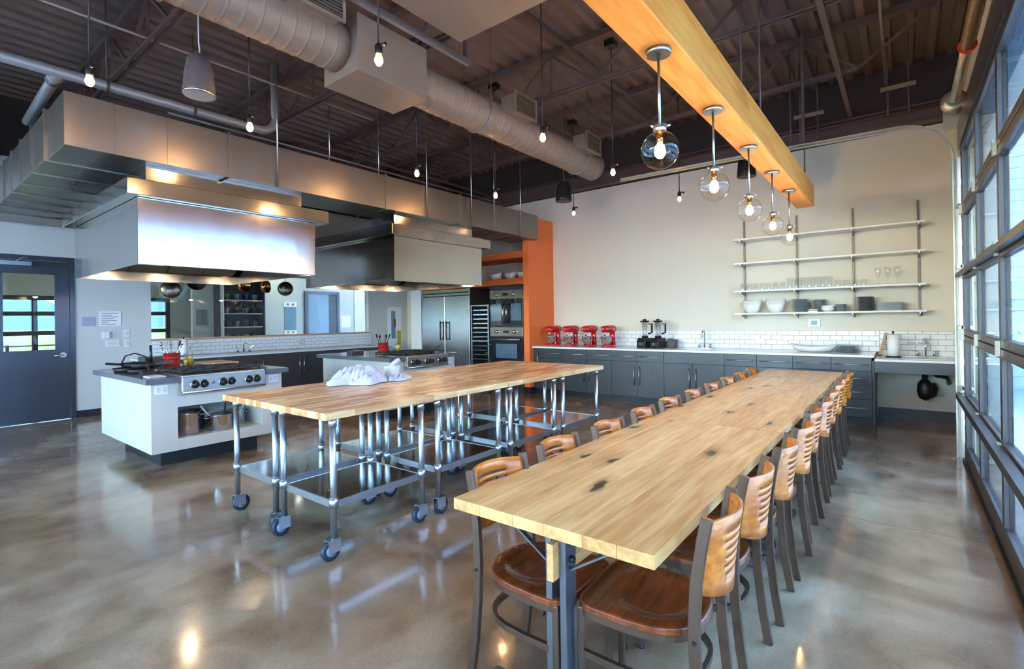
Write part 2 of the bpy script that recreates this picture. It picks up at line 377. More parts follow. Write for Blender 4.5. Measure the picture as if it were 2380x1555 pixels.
# ---------------------------------------------------------------- the shell
XL, XR, YB, YF, ZC = -10.25, .60, 8.65, -5.0, 4.85
fl = link('floor', MB().box(-14.6, .75, YF-.15, YB+.15, -.25, -.004).mesh('floor', 'joint')); fl['kind'] = 'structure'
def slab_piece(x0, x1, y0, y1):
    bevel(part('slab', MB().box(x0+.003, x1-.003, y0+.003, y1-.003, -.004, 0), 'concrete', fl), .001, 1)
for x0, x1 in ((-14.6, -10.3), (-10.3, -6.6), (-6.6, -2.95), (-2.95, .75)):
    for y0, y1 in ((YF-.15, -.2), (-.2, 4.29), (4.29, YB+.15)): slab_piece(x0, x1, y0, y1)

wb = wall('wall_back', 'y', YB, YB+.15, XL-.15, XR+.15, 0, 3.93, [], 'wall_paint')
wall('wall_back_upper', 'y', YB, YB+.15, XL-.15, XR+.15, 3.93, ZC+.1, [], 'wall_dark')
DOOR = (.98, 1.96); 
wleft = wall('wall_left', 'x', XL-.14, XL, YF, YB, 0, 3.93, [(.92, 1.965, 0, 2.51), (2.975, 7.44, 1.185, 2.42)], 'wall_grey')
wall('wall_left_upper', 'x', XL-.14, XL, YF, YB, 3.93, ZC+.1, [], 'wall_dark')
wall('wall_right', 'x', XR, XR+.15, YF, YB, 0, ZC+.1, [(.68, 6.56, 0, 3.08), (-4.7, .2, 0, 3.08)], 'wall_paint')
wall('wall_front', 'y', YF-.15, YF, XL-.15, XR+.15, 0, ZC+.1, [(-9.6, -5.1, .3, 3.5), (-4.9, -.4, .3, 3.5)], 'wall_grey')
# ribbed steel roof deck, ribs running along the room
mb = MB(); poly = []; x = -10.4; 
while x < .75:
    poly += [(x, 4.85), (x+.10, 4.85), (x+.125, 4.795), (x+.195, 4.795)]; x += .22
poly += [(.80, 4.85)]
top = [(p[0], 4.95) for p in (poly[-1], poly[0])]
N = len(poly)
mb.add([(px, y, pz) for y in (YF-.15, YB+.15) for px, pz in poly], [(i, i+1, N+i+1, N+i) for i in range(N-1)])
mb.box(-10.4, .80, YF-.15, YB+.15, 4.96, 5.02)
struct('ceiling', mb, 'deck')
# baseboards
struct('baseboard_left', MB().box(XL, XL+.012, 1.965, 2.6, 0, .11).box(XL, XL+.012, YF, .92, 0, .11), 'toe')
struct('baseboard_back', MB().box(-.30, XR, YB-.012, YB, 0, .15), 'toe')
# dark steel ledger beam along the top of the back wall
lb = thing('ledger_beam', 'dark steel beam running along the top of the back wall', 'beam', (-4.8, 8.55, 3.95))
part('web', MB().box(-10.2, .55, 8.545, 8.565, 3.97, 4.17), 'steel_dark', lb)
part('bottom_flange', MB().box(-10.2, .55, 8.46, 8.645, 3.95, 3.97), 'steel_dark', lb)
part('top_flange', MB().box(-10.2, .55, 8.46, 8.645, 4.17, 4.19), 'steel_dark', lb)

# open web roof joists across the room
def joist(y, label):
    t = thing('roof_joist', label, 'joist', (-4.9, y, 4.22), 0, 'open web steel roof joists')
    zb, zt = 4.22, 4.72; xa, xb = -10.2, -.37
    for dy in (-.03, .03):
        part('bottom_chord', MB().box(xa, xb, y+dy-.012, y+dy+.012, zb, zb+.035), 'steel_dark', t)
    part('top_chord', MB().box(xa-.04, .59, y-.05, y+.05, zt, zt+.07), 'steel_dark', t)
    n = 16; st = (xb-xa)/n
    for k in range(n):
        x0, x1 = xa+k*st, xa+(k+1)*st
        a, b = ((x0, y, zb+.02), (x1, y, zt+.02)) if k % 2 == 0 else ((x0, y, zt+.02), (x1, y, zb+.02))
        part('web_bar', MB().bar(a, b, .03, .03), 'steel_dark', t)
        if k % 2: part('web_post', MB().bar((x0, y, zb+.02), (x0, y, zt+.02), .022, .022), 'steel_dark', t)
    part('end_web', MB().bar((xb, y, zb+.02), (.35, y, zt+.02), .03, .03), 'steel_dark', t)
for y, l in ((6.93, 'dark steel roof joist nearest the cream back wall'), (5.27, 'dark steel roof joist crossing above the far half of the dining tables'),
             (3.5, 'dark steel roof joist partly hidden behind the flat ceiling duct'), (1.72, 'dark steel roof joist over the front of the left cooking island'),
             (-.05, 'dark steel roof joist closest to the camera')): joist(y, l)
# bridging bars along the room between joists
for x, z, l in ((-.55, 4.19, 'steel bridging bar tied under the joists right of the timber beam'), (-3.15, 4.7, 'steel bridging bar high between the joists right of the round duct'),
                (-7.2, 4.19, 'steel bridging bar above the cooking islands'), (-1.9, 4.7, 'steel bridging bar high just left of the timber beam')):
    solo('bridging_bar', MB().box(x-.025, x+.025, .1, 8.4, z, z+.03), 'steel_dark', l, 'steel bar', 'bridging bars')

# ---------------------------------------------------------------- glazed garage door in the right wall
gx0, gx1 = .45, .50
g = link('door_1', None, None, (.475, 3.62, 0)); g['kind'] = 'structure'
g['label'] = 'glazed sectional garage door with dark aluminium rails on the right'
st_y = [.73, 1.87, 3.01, 4.15, 5.29, 6.42]; sec = [0.0, .62, 1.23, 1.83, 2.43, 3.04]
for k in range(5):
    z0, z1 = sec[k], sec[k+1]; rb = .17 if k == 0 else .055
    part('rail', MB().box(gx0, gx1, .66, 6.55, z0+.004, z0+rb), 'frame_alu', g, .004)
    part('rail', MB().box(gx0, gx1, .66, 6.55, z1-.06, z1-.004), 'frame_alu', g, .004)
    for j, y in enumerate(st_y):
        w = .065 if j in (0, 5) else .04
        part('stile', MB().box(gx0+.002, gx1-.002, y-w, y+w, z0+rb, z1-.06), 'frame_alu', g)
        if k < 4:
            h = part('hinge', MB().box(gx0-.022, gx0-.002, y-.022, y+.022, z1-.045, z1+.045), 'track', g)
    for j in range(5):
        part('pane', MB().box(.472, .478, st_y[j]+.04, st_y[j+1]-.04, z0+rb, z1-.06), 'pane', g)
part('strut', MB().box(gx0-.055, gx0-.002, .66, 6.62, .60, .655), 'frame_alu', g)
part('strut', MB().box(gx0-.045, gx0-.002, .66, 6.62, 1.80, 1.83), 'frame_alu', g)
part('bottom_seal', MB().box(gx0-.015, gx1+.02, .66, 6.55, .0, .03), 'black', g)
part('header_panel', MB().box(.44, .598, .60, 6.62, 3.05, 3.30), 'door_paint', g)
# track and counterbalance shaft
tr = thing('garage_door_track', 'curved galvanised garage door track rising beside the back corner', 'track', (.43, 6.72, 0))
pts = [(.44, 6.70, 0), (.44, 6.70, 2.95)]
for k in range(1, 13):
    a = k/12*pi/2; pts.append((.44-.46*(1-cos(a)), 6.70, 2.95+.46*sin(a)))
pts += [(-1.2, 6.70, 3.43), (-3.2, 6.70, 3.45)]
part('rail', MB().rect(pts, .012, .062, (0, 1, 0)), 'track', tr)
part('outer_lip', MB().rect([(p[0]-.035 if i < 2 else p[0]-.035*max(0, 1-(i-1)/12), 6.68, p[2]-(0 if i < 2 else .035*min(1, (i-1)/12))) for i, p in enumerate(pts)], .012, .03, (0, 1, 0)), 'track', tr)
part('jamb_angle', MB().box(.51, .598, 6.66, 6.70, 0, 3.28), 'track', tr)
part('jamb_plate', MB().box(.40, .465, 6.715, 6.725, 0, 3.0), 'track', tr)
for z in (.7, 1.3, 1.9, 2.5): 
    part('roller', MB().cyl((.44, 6.60, z), (.44, 6.72, z), .022, n=10), 'chrome', tr)
for z in (.35, .95, 1.55, 2.15, 2.75): part('bracket', MB().box(.41, .60, 6.70, 6.725, z-.03, z+.03), 'track', tr)
part('hanger_angle', MB().bar((-.9, 6.74, 3.45), (-.9, 6.74, 4.75), .03, .03), 'steel_dark', tr)
part('hanger_angle', MB().bar((-2.6, 6.74, 3.47), (-2.6, 6.74, 4.75), .03, .03), 'steel_dark', tr)
sh = thing('torsion_shaft', 'counterbalance shaft with springs and cable drum above the garage door', 'spring shaft', (.43, 3.6, 3.45))
part('shaft', MB().cyl((.42, .6, 3.54), (.42, 6.78, 3.54), .014), 'track', sh)
def coil(y0, y1):
    n = int((y1-y0)/.012); pr = []
    for k in range(n*2+1): pr.append((.046 if k % 2 else .039, y0+(y1-y0)*k/(n*2)))
    return MB().lathe(pr, (.42, 0, 3.54), 12, 'y')
part('spring', coil(3.9, 5.3), 'spring', sh); part('spring', coil(2.2, 3.6), 'spring', sh)
part('tube', MB().cyl((.42, 5.32, 3.54), (.42, 6.55, 3.54), .04), 'track', sh)
part('winding_cone', MB().cyl((.42, 5.30, 3.54), (.42, 5.36, 3.54), .062, .045), 'red_paint', sh, label='red winding cone')
part('winding_cone', MB().cyl((.42, 3.84, 3.54), (.42, 3.90, 3.54), .045, .062), 'red_paint', sh, label='red winding cone')
part('cable_drum', MB().lathe([(.05, 0), (.105, 0), (.105, .012), (.085, .02), (.085, .05), (.105, .055), (.105, .065), (.03, .065)], (.42, 6.6, 3.54), 24, 'y'), 'track', sh)
part('end_plate', MB().box(.34, .598, 6.74, 6.755, 3.30, 3.60), 'track', sh)
part('wall_pad', MB().box(.52, .598, .6, 6.7, 3.42, 3.66), 'wall_paint', sh)

# a second door bay behind the camera and the glazed front wall let daylight in
def glazed(name, axis, a0, a1, u0, u1, z0, z1, nu, nz, mt_f='frame_alu', w=.05, pane='clear_pane', zs=None, us=None):
    t = link(name, None, None, ((a0+a1)/2, (u0+u1)/2, z0) if axis == 'x' else ((u0+u1)/2, (a0+a1)/2, z0)); t['kind'] = 'structure'
    def B(A0, A1, U0, U1, Z0, Z1): return MB().box(A0, A1, U0, U1, Z0, Z1) if axis == 'x' else MB().box(U0, U1, A0, A1, Z0, Z1)
    us = us or [u0+(u1-u0)*k/nu for k in range(nu+1)]; zs = zs or [z0+(z1-z0)*k/nz for k in range(nz+1)]
    for k, u in enumerate(us):
        lo = u if k == 0 else u-w/2 if k < len(us)-1 else u-w
        part('mullion', B(a0, a1, lo, lo+w, z0, z1), mt_f, t)
    for i in range(len(us)-1):
        A, Bq = us[i]+(w if i == 0 else w/2), us[i+1]-(w if i == len(us)-2 else w/2)
        for k, z in enumerate(zs):
            lo = z if k == 0 else z-w/2 if k < len(zs)-1 else z-w
            part('transom', B(a0+.003, a1-.003, A, Bq, lo, lo+w), mt_f, t)
        mid = (a0+a1)/2
        for k in range(len(zs)-1):
            part('pane', B(mid-.003, mid+.003, A, Bq, zs[k]+(w if k == 0 else w/2), zs[k+1]-(w if k == len(zs)-2 else w/2)), pane, t)
    return t
glazed('window_1', 'x', .62, .68, -4.7, .2, 0, 3.08, 4, 3)
glazed('window_2', 'y', YF-.1, YF-.04, -9.6, -5.1, .3, 3.5, 3, 2)
glazed('window_3', 'y', YF-.1, YF-.04, -4.9, -.4, .3, 3.5, 3, 2)

# ---------------------------------------------------------------- interior window and door in the left wall
w4 = link('window_4', None, None, (XL-.07, 5.2, 1.185)); w4['kind'] = 'structure'
part('sill', MB().box(XL-.14, XL+.012, 2.96, 7.46, 1.165, 1.19), 'sill_wood', w4, label='pale wooden window sill')
for y0, y1 in ((2.985, 4.05), (4.05, 5.35), (5.35, 6.55), (6.55, 7.43)):
    part('pane', MB().box(XL-.075, XL-.069, y0+.002, y1-.002, 1.19, 2.41), 'clear_pane', w4)
part('channel', MB().box(XL-.085, XL-.06, 2.977, 7.438, 1.19, 1.197), 'brushed', w4)
part('channel', MB().box(XL-.085, XL-.06, 2.977, 7.438, 2.405, 2.418), 'brushed', w4)

d2 = link('door_2', None, None, (XL-.05, 1.42, 0)); d2['kind'] = 'structure'
part('frame', wall('frame_tmp', 'x', XL-.13, XL+.015, .92, 1.964, 0, 2.505, [(.985, 1.90, -.01, 2.44)], 'door_paint') and MB().box(XL-.13, XL+.015, 1.905, 1.964, 0, 2.505), 'door_paint', d2)
bpy.data.objects.remove(bpy.data.objects['frame_tmp'])
part('frame', MB().box(XL-.13, XL+.015, .921, .98, 0, 2.505), 'door_paint', d2)
part('frame', MB().box(XL-.13, XL+.015, .98, 1.905, 2.44, 2.505), 'door_paint', d2)
lf = wall('leaf', 'x', XL-.06, XL-.012, .985, 1.90, .008, 2.435, [(1.165, 1.735, 1.085, 2.235)], 'door_paint', d2)
for y0, y1, z0, z1 in ((1.15, 1.75, 1.07, 1.088), (1.15, 1.75, 2.232, 2.25), (1.15, 1.168, 1.088, 2.232), (1.732, 1.75, 1.088, 2.232)):
    part('glazing_bead', MB().box(XL-.012, XL-.004, y0, y1, z0, z1), 'door_paint', d2)
part('pane', MB().box(XL-.04, XL-.034, 1.165, 1.735, 1.085, 2.235), 'clear_pane', d2)
part('closer', MB().box(XL-.011, XL+.05, 1.12, 1.47, 2.35, 2.41).bar((XL+.03, 1.3, 2.41), (XL+.03, 1.38, 2.47), .012, .012).bar((XL+.03, 1.38, 2.47), (XL+.0, 1.46, 2.47), .012, .012), 'brushed', d2, label='aluminium overhead door closer')
part('rose', MB().cyl((XL-.011, 1.82, 1.0), (XL+.004, 1.82, 1.0), .04), 'brushed', d2)
part('handle', MB().tube([(XL, 1.82, 1.0), (XL+.05, 1.82, 1.0), (XL+.055, 1.79, 1.0), (XL+.055, 1.71, .995)], .011), 'chrome', d2, label='chrome lever handle')

# ---------------------------------------------------------------- the room beyond the left wall
AX = -14.5
wall('wall_far_room', 'x', AX-.12, AX, YF, 10.0, 0, 3.2, [(-2.3, 4.62, .2, 2.10)], 'room_grey')
wall('wall_far_side', 'y', 9.9, 10.02, AX-.12, XL-.15, 0, 3.2, [], 'room_grey')
wall('wall_far_front', 'y', YF-.15, YF-.03, AX-.12, XL-.15, 0, 3.2, [], 'room_grey')
struct('ceiling_far', MB().box(AX-.12, XL-.14, YF-.15, 10.02, 3.2, 3.3), 'ceiling_white')
struct('floor_far', MB().box(AX-.12, XL-.14, 8.82, 10.02, -.1, -.002), 'concrete')
glazed('window_5', 'x', AX-.09, AX-.03, -2.3, 4.62, .2, 2.10, 0, 0, 'frame_alu', .09, 'dimming_pane', [.2, 1.30, 1.72, 2.10], [-2.3, -.4, .9, 2.13, 3.4, 4.62])
for y in (.5, 3.2, 6.2, 8.6):  # unseen ceiling lamps, added to brighten the far room
    t = thing('added_fill_lamp', {.5: 'added white fill lamp in the far room nearest its front', 3.2: 'added white fill lamp in the far room behind the door', 6.2: 'added white fill lamp in the far room behind the interior window', 8.6: 'added white fill lamp in the far room at its rear end'}[y], 'lamp', (-12.4, y, 3.2), 0, 'added far room fill lamps')
    part('housing', MB().box(-12.5, -12.3, y-.65, y+.65, 3.13, 3.2), 'white', t)
    part('diffuser', MB().box(-12.48, -12.32, y-.62, y+.62, 3.115, 3.13), 'fill_lamp_glow', t)
# things seen through the interior window
fx = -12.9
solo('partition_wall', MB().box(fx-.1, fx, 4.55, 9.85, 0, 3.18), 'room_grey', 'pale grey partition wall seen through the interior window', 'partition')
rc = thing('storage_fridge', 'dark storage alcove with wire shelves seen through the interior window', 'shelving', (fx+.3, 5.5, 0))
part('body', MB().box(fx+.002, fx+.02, 5.0, 5.98, 0, 2.6).box(fx+.02, fx+.5, 5.0, 5.03, 0, 2.6).box(fx+.02, fx+.5, 5.95, 5.98, 0, 2.6).box(fx+.02, fx+.5, 5.03, 5.95, 2.55, 2.6), 'door_paint', rc)
for k, z in enumerate((.7, 1.02, 1.34, 1.66, 1.98)):
    part('shelf', MB().box(fx+.03, fx+.45, 5.04, 5.94, z, z+.025), 'brushed', rc)
    for q in range(4):
        solo('storage_tub', MB().lathe([(.05, 0), (.075, .13), (.08, .135), (.07, .135)], (fx+.28, 5.17+q*.22, z+.027), 12), ('stainless', 'bluegrey_plate')[(k+q) % 2], f'{ORD[q]} tub from the left on the {ORD[k]} wire shelf of the alcove', 'tub', 'tubs in the dark alcove')
solo('pipe', MB().cyl((fx+.55, 4.97, 0), (fx+.55, 4.97, 3.18), .035), 'room_grey', 'pale vertical pipe at the left edge of the dark alcove', 'pipe')
ap = thing('notice_board', 'white framed notice board with round dots through the interior window', 'notice board', (fx+.01, 6.9, 1.1))
part('top_band', MB().box(fx, fx+.02, 6.7, 7.06, 1.86, 2.0), 'white', ap); part('bottom_band', MB().box(fx, fx+.02, 6.7, 7.06, 1.13, 1.24), 'white', ap)
part('sheet', MB().box(fx, fx+.012, 6.72, 7.04, 1.24, 1.86), 'screen', ap)
for y in (6.81, 6.95): part('dot', MB().cyl((fx+.02, y, 1.93), (fx+.025, y, 1.93), .03), 'ink', ap)
for y in (6.81, 6.95): part('dot', MB().cyl((fx+.02, y, 1.185), (fx+.025, y, 1.185), .025), 'ink', ap)
gd = thing('glazed_door', 'teal framed glazed door standing in the far partition', 'door', (fx+.03, 7.8, 0))
part('frame', MB().box(fx, fx+.05, 7.28, 7.36, 0, 2.3).box(fx, fx+.05, 8.26, 8.34, 0, 2.3).box(fx, fx+.05, 7.36, 8.26, 2.22, 2.3), 'door_paint', gd)
part('leaf', MB().box(fx, fx+.03, 7.36, 8.0, 0, 2.22), 'oven_window', gd); part('dark_leaf', MB().box(fx, fx+.03, 8.0, 8.26, 0, 2.22), 'dark_panel', gd)
solo('paper_notice', MB().box(fx, fx+.006, 8.42, 8.72, 1.28, 1.62), 'paper', 'white paper notice right of the far glazed door', 'notice')
solo('wall_plaque', MB().box(fx+.0, fx+.012, 4.62, 4.86, 1.42, 1.78), 'bluegrey_plate', 'blue grey plaque on the far partition left of the alcove', 'plaque')
solo('end_panel', MB().box(fx+.001, fx+.04, 8.85, 9.3, 0, 3.1), 'ceiling_white', 'cream tall panel at the right end of the far partition', 'panel')

# ---------------------------------------------------------------- outside
og = link('ground', MB().box(-400, -14.7, -300, 300, -.5, -.3).mesh('ground', 'grass')); tag(og, 'dry yellow green grassland outside the far windows', 'ground', kind='structure')
op = link('pavement', MB().box(.76, 60, -60, 60, -.2, -.05).box(-14.7, .76, -60, -5.2, -.2, -.05).box(-14.7, .76, 10.1, 60, -.2, -.05).mesh('pavement', 'pavement')); tag(op, 'pale concrete pavement outside the garage door', 'pavement', kind='structure')
hb = MB(); n = 80
for k in range(n+1):
    y = -400+k*10; h = 26+9*sin(k*.35)+6*sin(k*.9+1)+3*sin(k*2.1)
    hb.v += [(-330, y, -2), (-400, y, h), (-480, y, -2)]
for k in range(n):
    a = 3*k; hb.f += [(a, a+3, a+4, a+1), (a+1, a+4, a+5, a+2)]; hb.sm += [True, True]
oh = link('hills', hb.mesh('hills', 'hill')); tag(oh, 'distant blue mountain ridge through the far windows', 'hills', kind='structure')
rl = thing('deck_railing', 'dark metal deck railing beyond the far windows', 'railing', (-17, 1, -.3))
for z in (.35, .55, .75, .95): part('rail', MB().box(-17.02, -16.98, -6, 8, z, z+.03), 'frame_alu', rl)
for y in range(-6, 9, 2): part('post', MB().box(-17.03, -16.97, y-.03, y+.03, -.3, 1.0), 'frame_alu', rl)

wg = thing('added_wing', 'pale blue grey building wing added beyond the garage door to mask bright sky', 'building', (7, 14, -.05))  # wing added to dim the view through the garage door glass
part('wall', MB().box(.9, 14, 13.5, 20, -.05, 5.5), 'siding', wg)
for k in range(26): part('siding_board', MB().box(.9, 14, 13.478, 13.5, k*.21, k*.21+.19), 'siding', wg)
part('roof', MB().box(.6, 14.3, 13.2, 20.3, 5.5, 5.7), 'white', wg)

nb = thing('added_building', 'long pale building added across the pavement to block low sky', 'building', (27, 0, -.05))  # unseen building added to tone down the sky mirrored in the hood
part('wall', MB().box(24, 30, -34, 34, -.05, 7.5), 'siding', nb); part('roof', MB().box(23.6, 30.4, -34.4, 34.4, 7.5, 7.8), 'frame_alu', nb)
# ---------------------------------------------------------------- dining tables (three plank-topped tables end to end)
TX0, TX1, TZ = -1.385, -.575, .76
def dining_table(y0, y1, label):
    t = thing('dining_table', label, 'table', ((TX0+TX1)/2, (y0+y1)/2, 0), 0, 'plank dining tables end to end')
    cuts = [0, .135, .29, .42, .57, .69, .81]
    for a, b in zip(cuts, cuts[1:]):
        part('plank', MB().box(TX0+a+.0006, TX0+b-.0006, y0, y1, TZ-.042, TZ), 'oak', t, .0012)
    cx = (TX0+TX1)/2
    for y in (y0+.13, y1-.13):
        for dx in (-.028, .028):
            part('leg', MB().box(cx+dx-.014 if dx < 0 else cx+dx-.012, cx+dx+.012 if dx < 0 else cx+dx+.014, y-.035, y+.035, .055, TZ-.055), 'raw_steel', t, .002)
        part('top_plate', MB().box(cx-.30, cx+.30, y-.035, y+.035, TZ-.055, TZ-.043), 'raw_steel', t, .002)
        part('foot', MB().box(cx-.33, cx+.33, y-.035, y+.035, 0.0, .055), 'raw_steel', t, .003)
        for s in (-1, 1):
            part('bolt', MB().cyl((cx+s*.042, y, .60), (cx+s*.056, y, .60), .012, n=6), 'black', t)
            part('brace', MB().bar((cx+s*.04, y, TZ-.20), (cx+s*.26, y, TZ-.06), .02, .006), 'raw_steel', t)
    part('stretcher', MB().box(cx-.013, cx+.013, y0+.06, y1-.06, .535, .665), 'oak', t, .002, label='oak stretcher beam')
    return t
dining_table(1.385, 3.285, 'oak plank dining table nearest the camera')
dining_table(3.293, 5.19, 'oak plank dining table in the middle of the row')
dining_table(5.198, 7.09, 'oak plank dining table nearest the back counter')

# ---------------------------------------------------------------- dining chairs
def seat_outline(s=1.0, n=40, fr=.205, back=-.205, front=.215, wback=.19):
    out = []
    for k in range(n):
        a = 2*pi*k/n; c, q = cos(a), sin(a)
        p = 6 if q > 0 else 2.6
        x = abs(c)**(2/p)*(1 if c > 0 else -1); y = abs(q)**(2/p)*(1 if q > 0 else -1)
        x *= (fr if q > 0 else fr-(fr-wback)*abs(y)); y *= front if y > 0 else -back
        out.append((x*s, y*s))
    return out
def make_chair():
    t = thing('dining_chair', 'chair', 'chair', (0, 0, 0), 0, 'slat back dining chairs around the long table')
    # seat: dished plywood
    mb = MB(); ol = seat_outline(); n = len(ol); rings = [0, .2, .36, .46, .54, .60, .66, .70, .74, .78, .84, .93, .98, 1.0]; zs = 0.452
    def zt(r, x, y):
        e = sqrt((x/.15)**2+((y+.015)/.15)**2); d = 0
        if e < 1: d = -.020*min(1, (1-e)*2.6)**.75
        return zs+d-(.004 if r == 1.0 else 0)
    vs = [(0, 0, zt(0, 0, 0))]; fs = []
    for r in rings[1:]: vs += [(x*r, y*r, zt(r, x*r, y*r)) for x, y in ol]
    fs += [(0, 1+k, 1+(k+1) % n) for k in range(n)]
    for j in range(len(rings)-2):
        a, b = 1+j*n, 1+(j+1)*n; fs += [(a+k, b+k, b+(k+1) % n, a+(k+1) % n) for k in range(n)]
    base = len(vs); vs += [(x, y, zs-.022) for x, y in ol]; a = base-n
    mb.add(vs, fs, True)
    mb.add([v for v in vs[a:]], [(k, n+k, n+(k+1) % n, (k+1) % n) for k in range(n)]+[tuple(reversed(range(n, 2*n)))], False)
    part('seat', mb, 'seat_wood', t, 0, local=True)
    hoop = [(x*.97, y*.97, zs-.034) for x, y in ol]
    part('seat_frame', MB().rect(hoop, .012, .022, closed=True), 'bronze', t, local=True)
    U = [(x*.93, y*.95, .27) for x, y in ol]
    i0 = [k for k, p in enumerate(U) if p[1] > .17]
    pts = [(.180, .185, .27), (.188, .05, .27)]+[(p[0]*1.0, p[1], .27) for p in sorted([q for q in U if q[1] < 0], key=lambda q: -math.atan2(-q[1], q[0]) , reverse=True)]+[(-.188, .05, .27), (-.180, .185, .27)]
    part('stretcher_hoop', MB().rect(pts, .016, .024), 'bronze', t, local=True)
    for s in (-1, 1):
        part('leg', MB().rect([(s*.182, .192, 0), (s*.176, .186, .43)], .024, .024, (0, 1, 0)), 'bronze', t, .003, local=True)
        bp = [(s*.178, -.245, 0), (s*.176, -.222, .15), (s*.175, -.205, .32), (s*.174, -.2, .47), (s*.173, -.208, .62), (s*.172, -.228, .75), (s*.172, -.245, .83)]
        part('leg', MB().rect(bp, .022, .036, (0, 1, 0)), 'bronze', t, .003, label='bent rear leg rising into the back post', local=True)
        part('foot_cap', MB().cyl((s*.182, .192, 0), (s*.182, .192, .012), .016, n=8), 'black', t, local=True)
        part('bolt', MB().cyl((s*.186, -.202, .44), (s*.192, -.202, .44), .007, n=6), 'black', t, local=True)
    # curved back panel with slots, bulging backwards
    z0, z1 = .585, .815; nu, rows = 24, 13
    us = [-1+2*k/nu for k in range(nu+1)]
    slots = [(.618+k*.0285, .629+k*.0285) for k in range(6)]
    zl = sorted({z0, z1, *[z for q in slots for z in q]})
    def pt(u, z):
        bow = .062*(1-u*u); drop = 0
        if z == z0: drop = -.035*(1-u*u)
        if z == z1: drop = .006*(1-u*u)
        lean = -.205-.04*max(0, (z-.5)/.32)**1.3
        return (u*.165, lean-bow, z+drop)
    mb = MB(); idx = {}
    vs = []
    for j, z in enumerate(zl):
        for i, u in enumerate(us): idx[i, j] = len(vs); vs.append(pt(u, z))
    fs = []
    for j in range(len(zl)-1):
        sl = [k for k, q in enumerate(slots) if abs(q[0]-zl[j]) < 1e-6]
        wid = (.44+.03*sl[0]) if sl else 0
        for i in range(nu):
            if sl and abs((us[i]+us[i+1])/2) < wid: continue
            fs.append((idx[i, j], idx[i+1, j], idx[i+1, j+1], idx[i, j+1]))
    mb.add(vs, fs, True)
    o = part('backrest', mb, 'ply', t, local=True)
    m = o.modifiers.new('thickness', 'SOLIDIFY'); m.thickness = .011; m.offset = 0
    return t
chair0 = make_chair(); used = []
def put_chair(x, y, rz, label):
    if not used: o = chair0; o.location = (x, y, 0); o.rotation_euler = (0, 0, rz); o['label'] = label; used.append(1); return o
    return dup(o=chair0, loc=(x, y, 0), rz=rz, label=label)
for k in range(10):
    y = 1.72+k*.522
    nm = 'nearest the camera' if k == 0 else 'farthest from the camera' if k == 9 else f'{ORD[k]} from the camera'
    put_chair(-.735+(.012 if k in (2, 5) else .02 if k == 3 else 0), y+.01, pi/2+radians((3, -1, 2, -2, 1, 0, 2, -1, 0, 1)[k]), f'slat back chair on the garage door side of the table, {nm}')
    put_chair(-1.165-(.015 if k in (1, 4) else 0), y-.045, -pi/2+radians((-2, 1, 0, 2, -1, 1, 0, -2, 1, 0)[k]), f'slat back chair on the kitchen side of the long table, {nm}')

# ---------------------------------------------------------------- rolling butcher block work tables
BZ = .905
def work_table():
    """local: x across .70, y along .86, centre at origin"""
    t = thing('work_table', 'work table', 'work table', (0, 0, 0), 0, 'rolling butcher block work tables')
    part('top', MB().box(-.3535, .3535, -.4345, .4345, BZ-.044, BZ), 'maple', t, .003, local=True)
    fx, fy = .30, .355
    for sx in (-1, 1):
        for sy in (-1, 1):
            x, y = sx*fx, sy*fy
            part('leg', MB().cyl((x, y, .135), (x, y, BZ-.045), .0205, n=16), 'galv', t, local=True)
            part('leg_socket', MB().cyl((x, y, BZ-.10), (x, y, BZ-.044), .026, n=16), 'galv', t, local=True)
            part('shelf_clamp', MB().cyl((x, y, .315), (x, y, .375), .028, n=12), 'galv', t, local=True)
            ca = part('caster_fork', MB().box(x-.026, x-.022, y-.03, y+.05, .05, .125).box(x+.022, x+.026, y-.03, y+.05, .05, .125).box(x-.026, x+.026, y-.03, y+.05, .122, .128).cyl((x, y, .128), (x, y, .15), .016, n=10), 'galv', t, local=True)
            w = part('caster_wheel', MB().lathe([(.02, -.016), (.048, -.016), (.0625, -.012), (.0625, .012), (.048, .016), (.02, .016)], (x, y+.025, .0625), 22, 'x'), 'rubber', ca, local=True)
            part('wheel_hub', MB().lathe([(.0, -.0175), (.036, -.0175), (.036, .0175), (.0, .0175)], (x, y+.025, .0625), 20, 'x'), 'wheel_hub', ca, local=True)
    sh = part('shelf', MB().box(-fx+.012, fx-.012, -fy+.012, fy-.012, .338, .344), 'shelf_steel', t, local=True)
    for a, b in (((-fx+.015, -fy+.012), (fx-.015, -fy+.012)), ((-fx+.015, fy-.012), (fx-.015, fy-.012)), ((-fx+.012, -fy+.015), (-fx+.012, fy-.015)), ((fx-.012, -fy+.015), (fx-.012, fy-.015))):
        part('shelf_rim', MB().bar((a[0], a[1], .3235), (b[0], b[1], .3235), .012, .045), 'galv', sh, local=True)
    for dy in (-.15, .15): part('stiffener', MB().box(-fx+.02, fx-.02, dy-.03, dy+.03, .318, .337), 'galv', sh, local=True)
    return t
wt = work_table(); first = True
ys = [2.085, 2.957, 3.835, 4.707]; nmy = ['first', 'second', 'third', 'fourth']
for xi, x in enumerate((-3.77, -3.06)):
    side = 'row beside the cooking islands' if xi == 0 else 'row beside the dining chairs'
    for yi, y in enumerate(ys):
        lab = f'rolling butcher block work table, {nmy[yi]} from the camera in the {side}'
        if first: wt.location = (x, y, 0); wt['label'] = lab; first = False
        else: dup(wt, (x, y, 0), 0 if (xi+yi) % 2 == 0 else pi, lab)

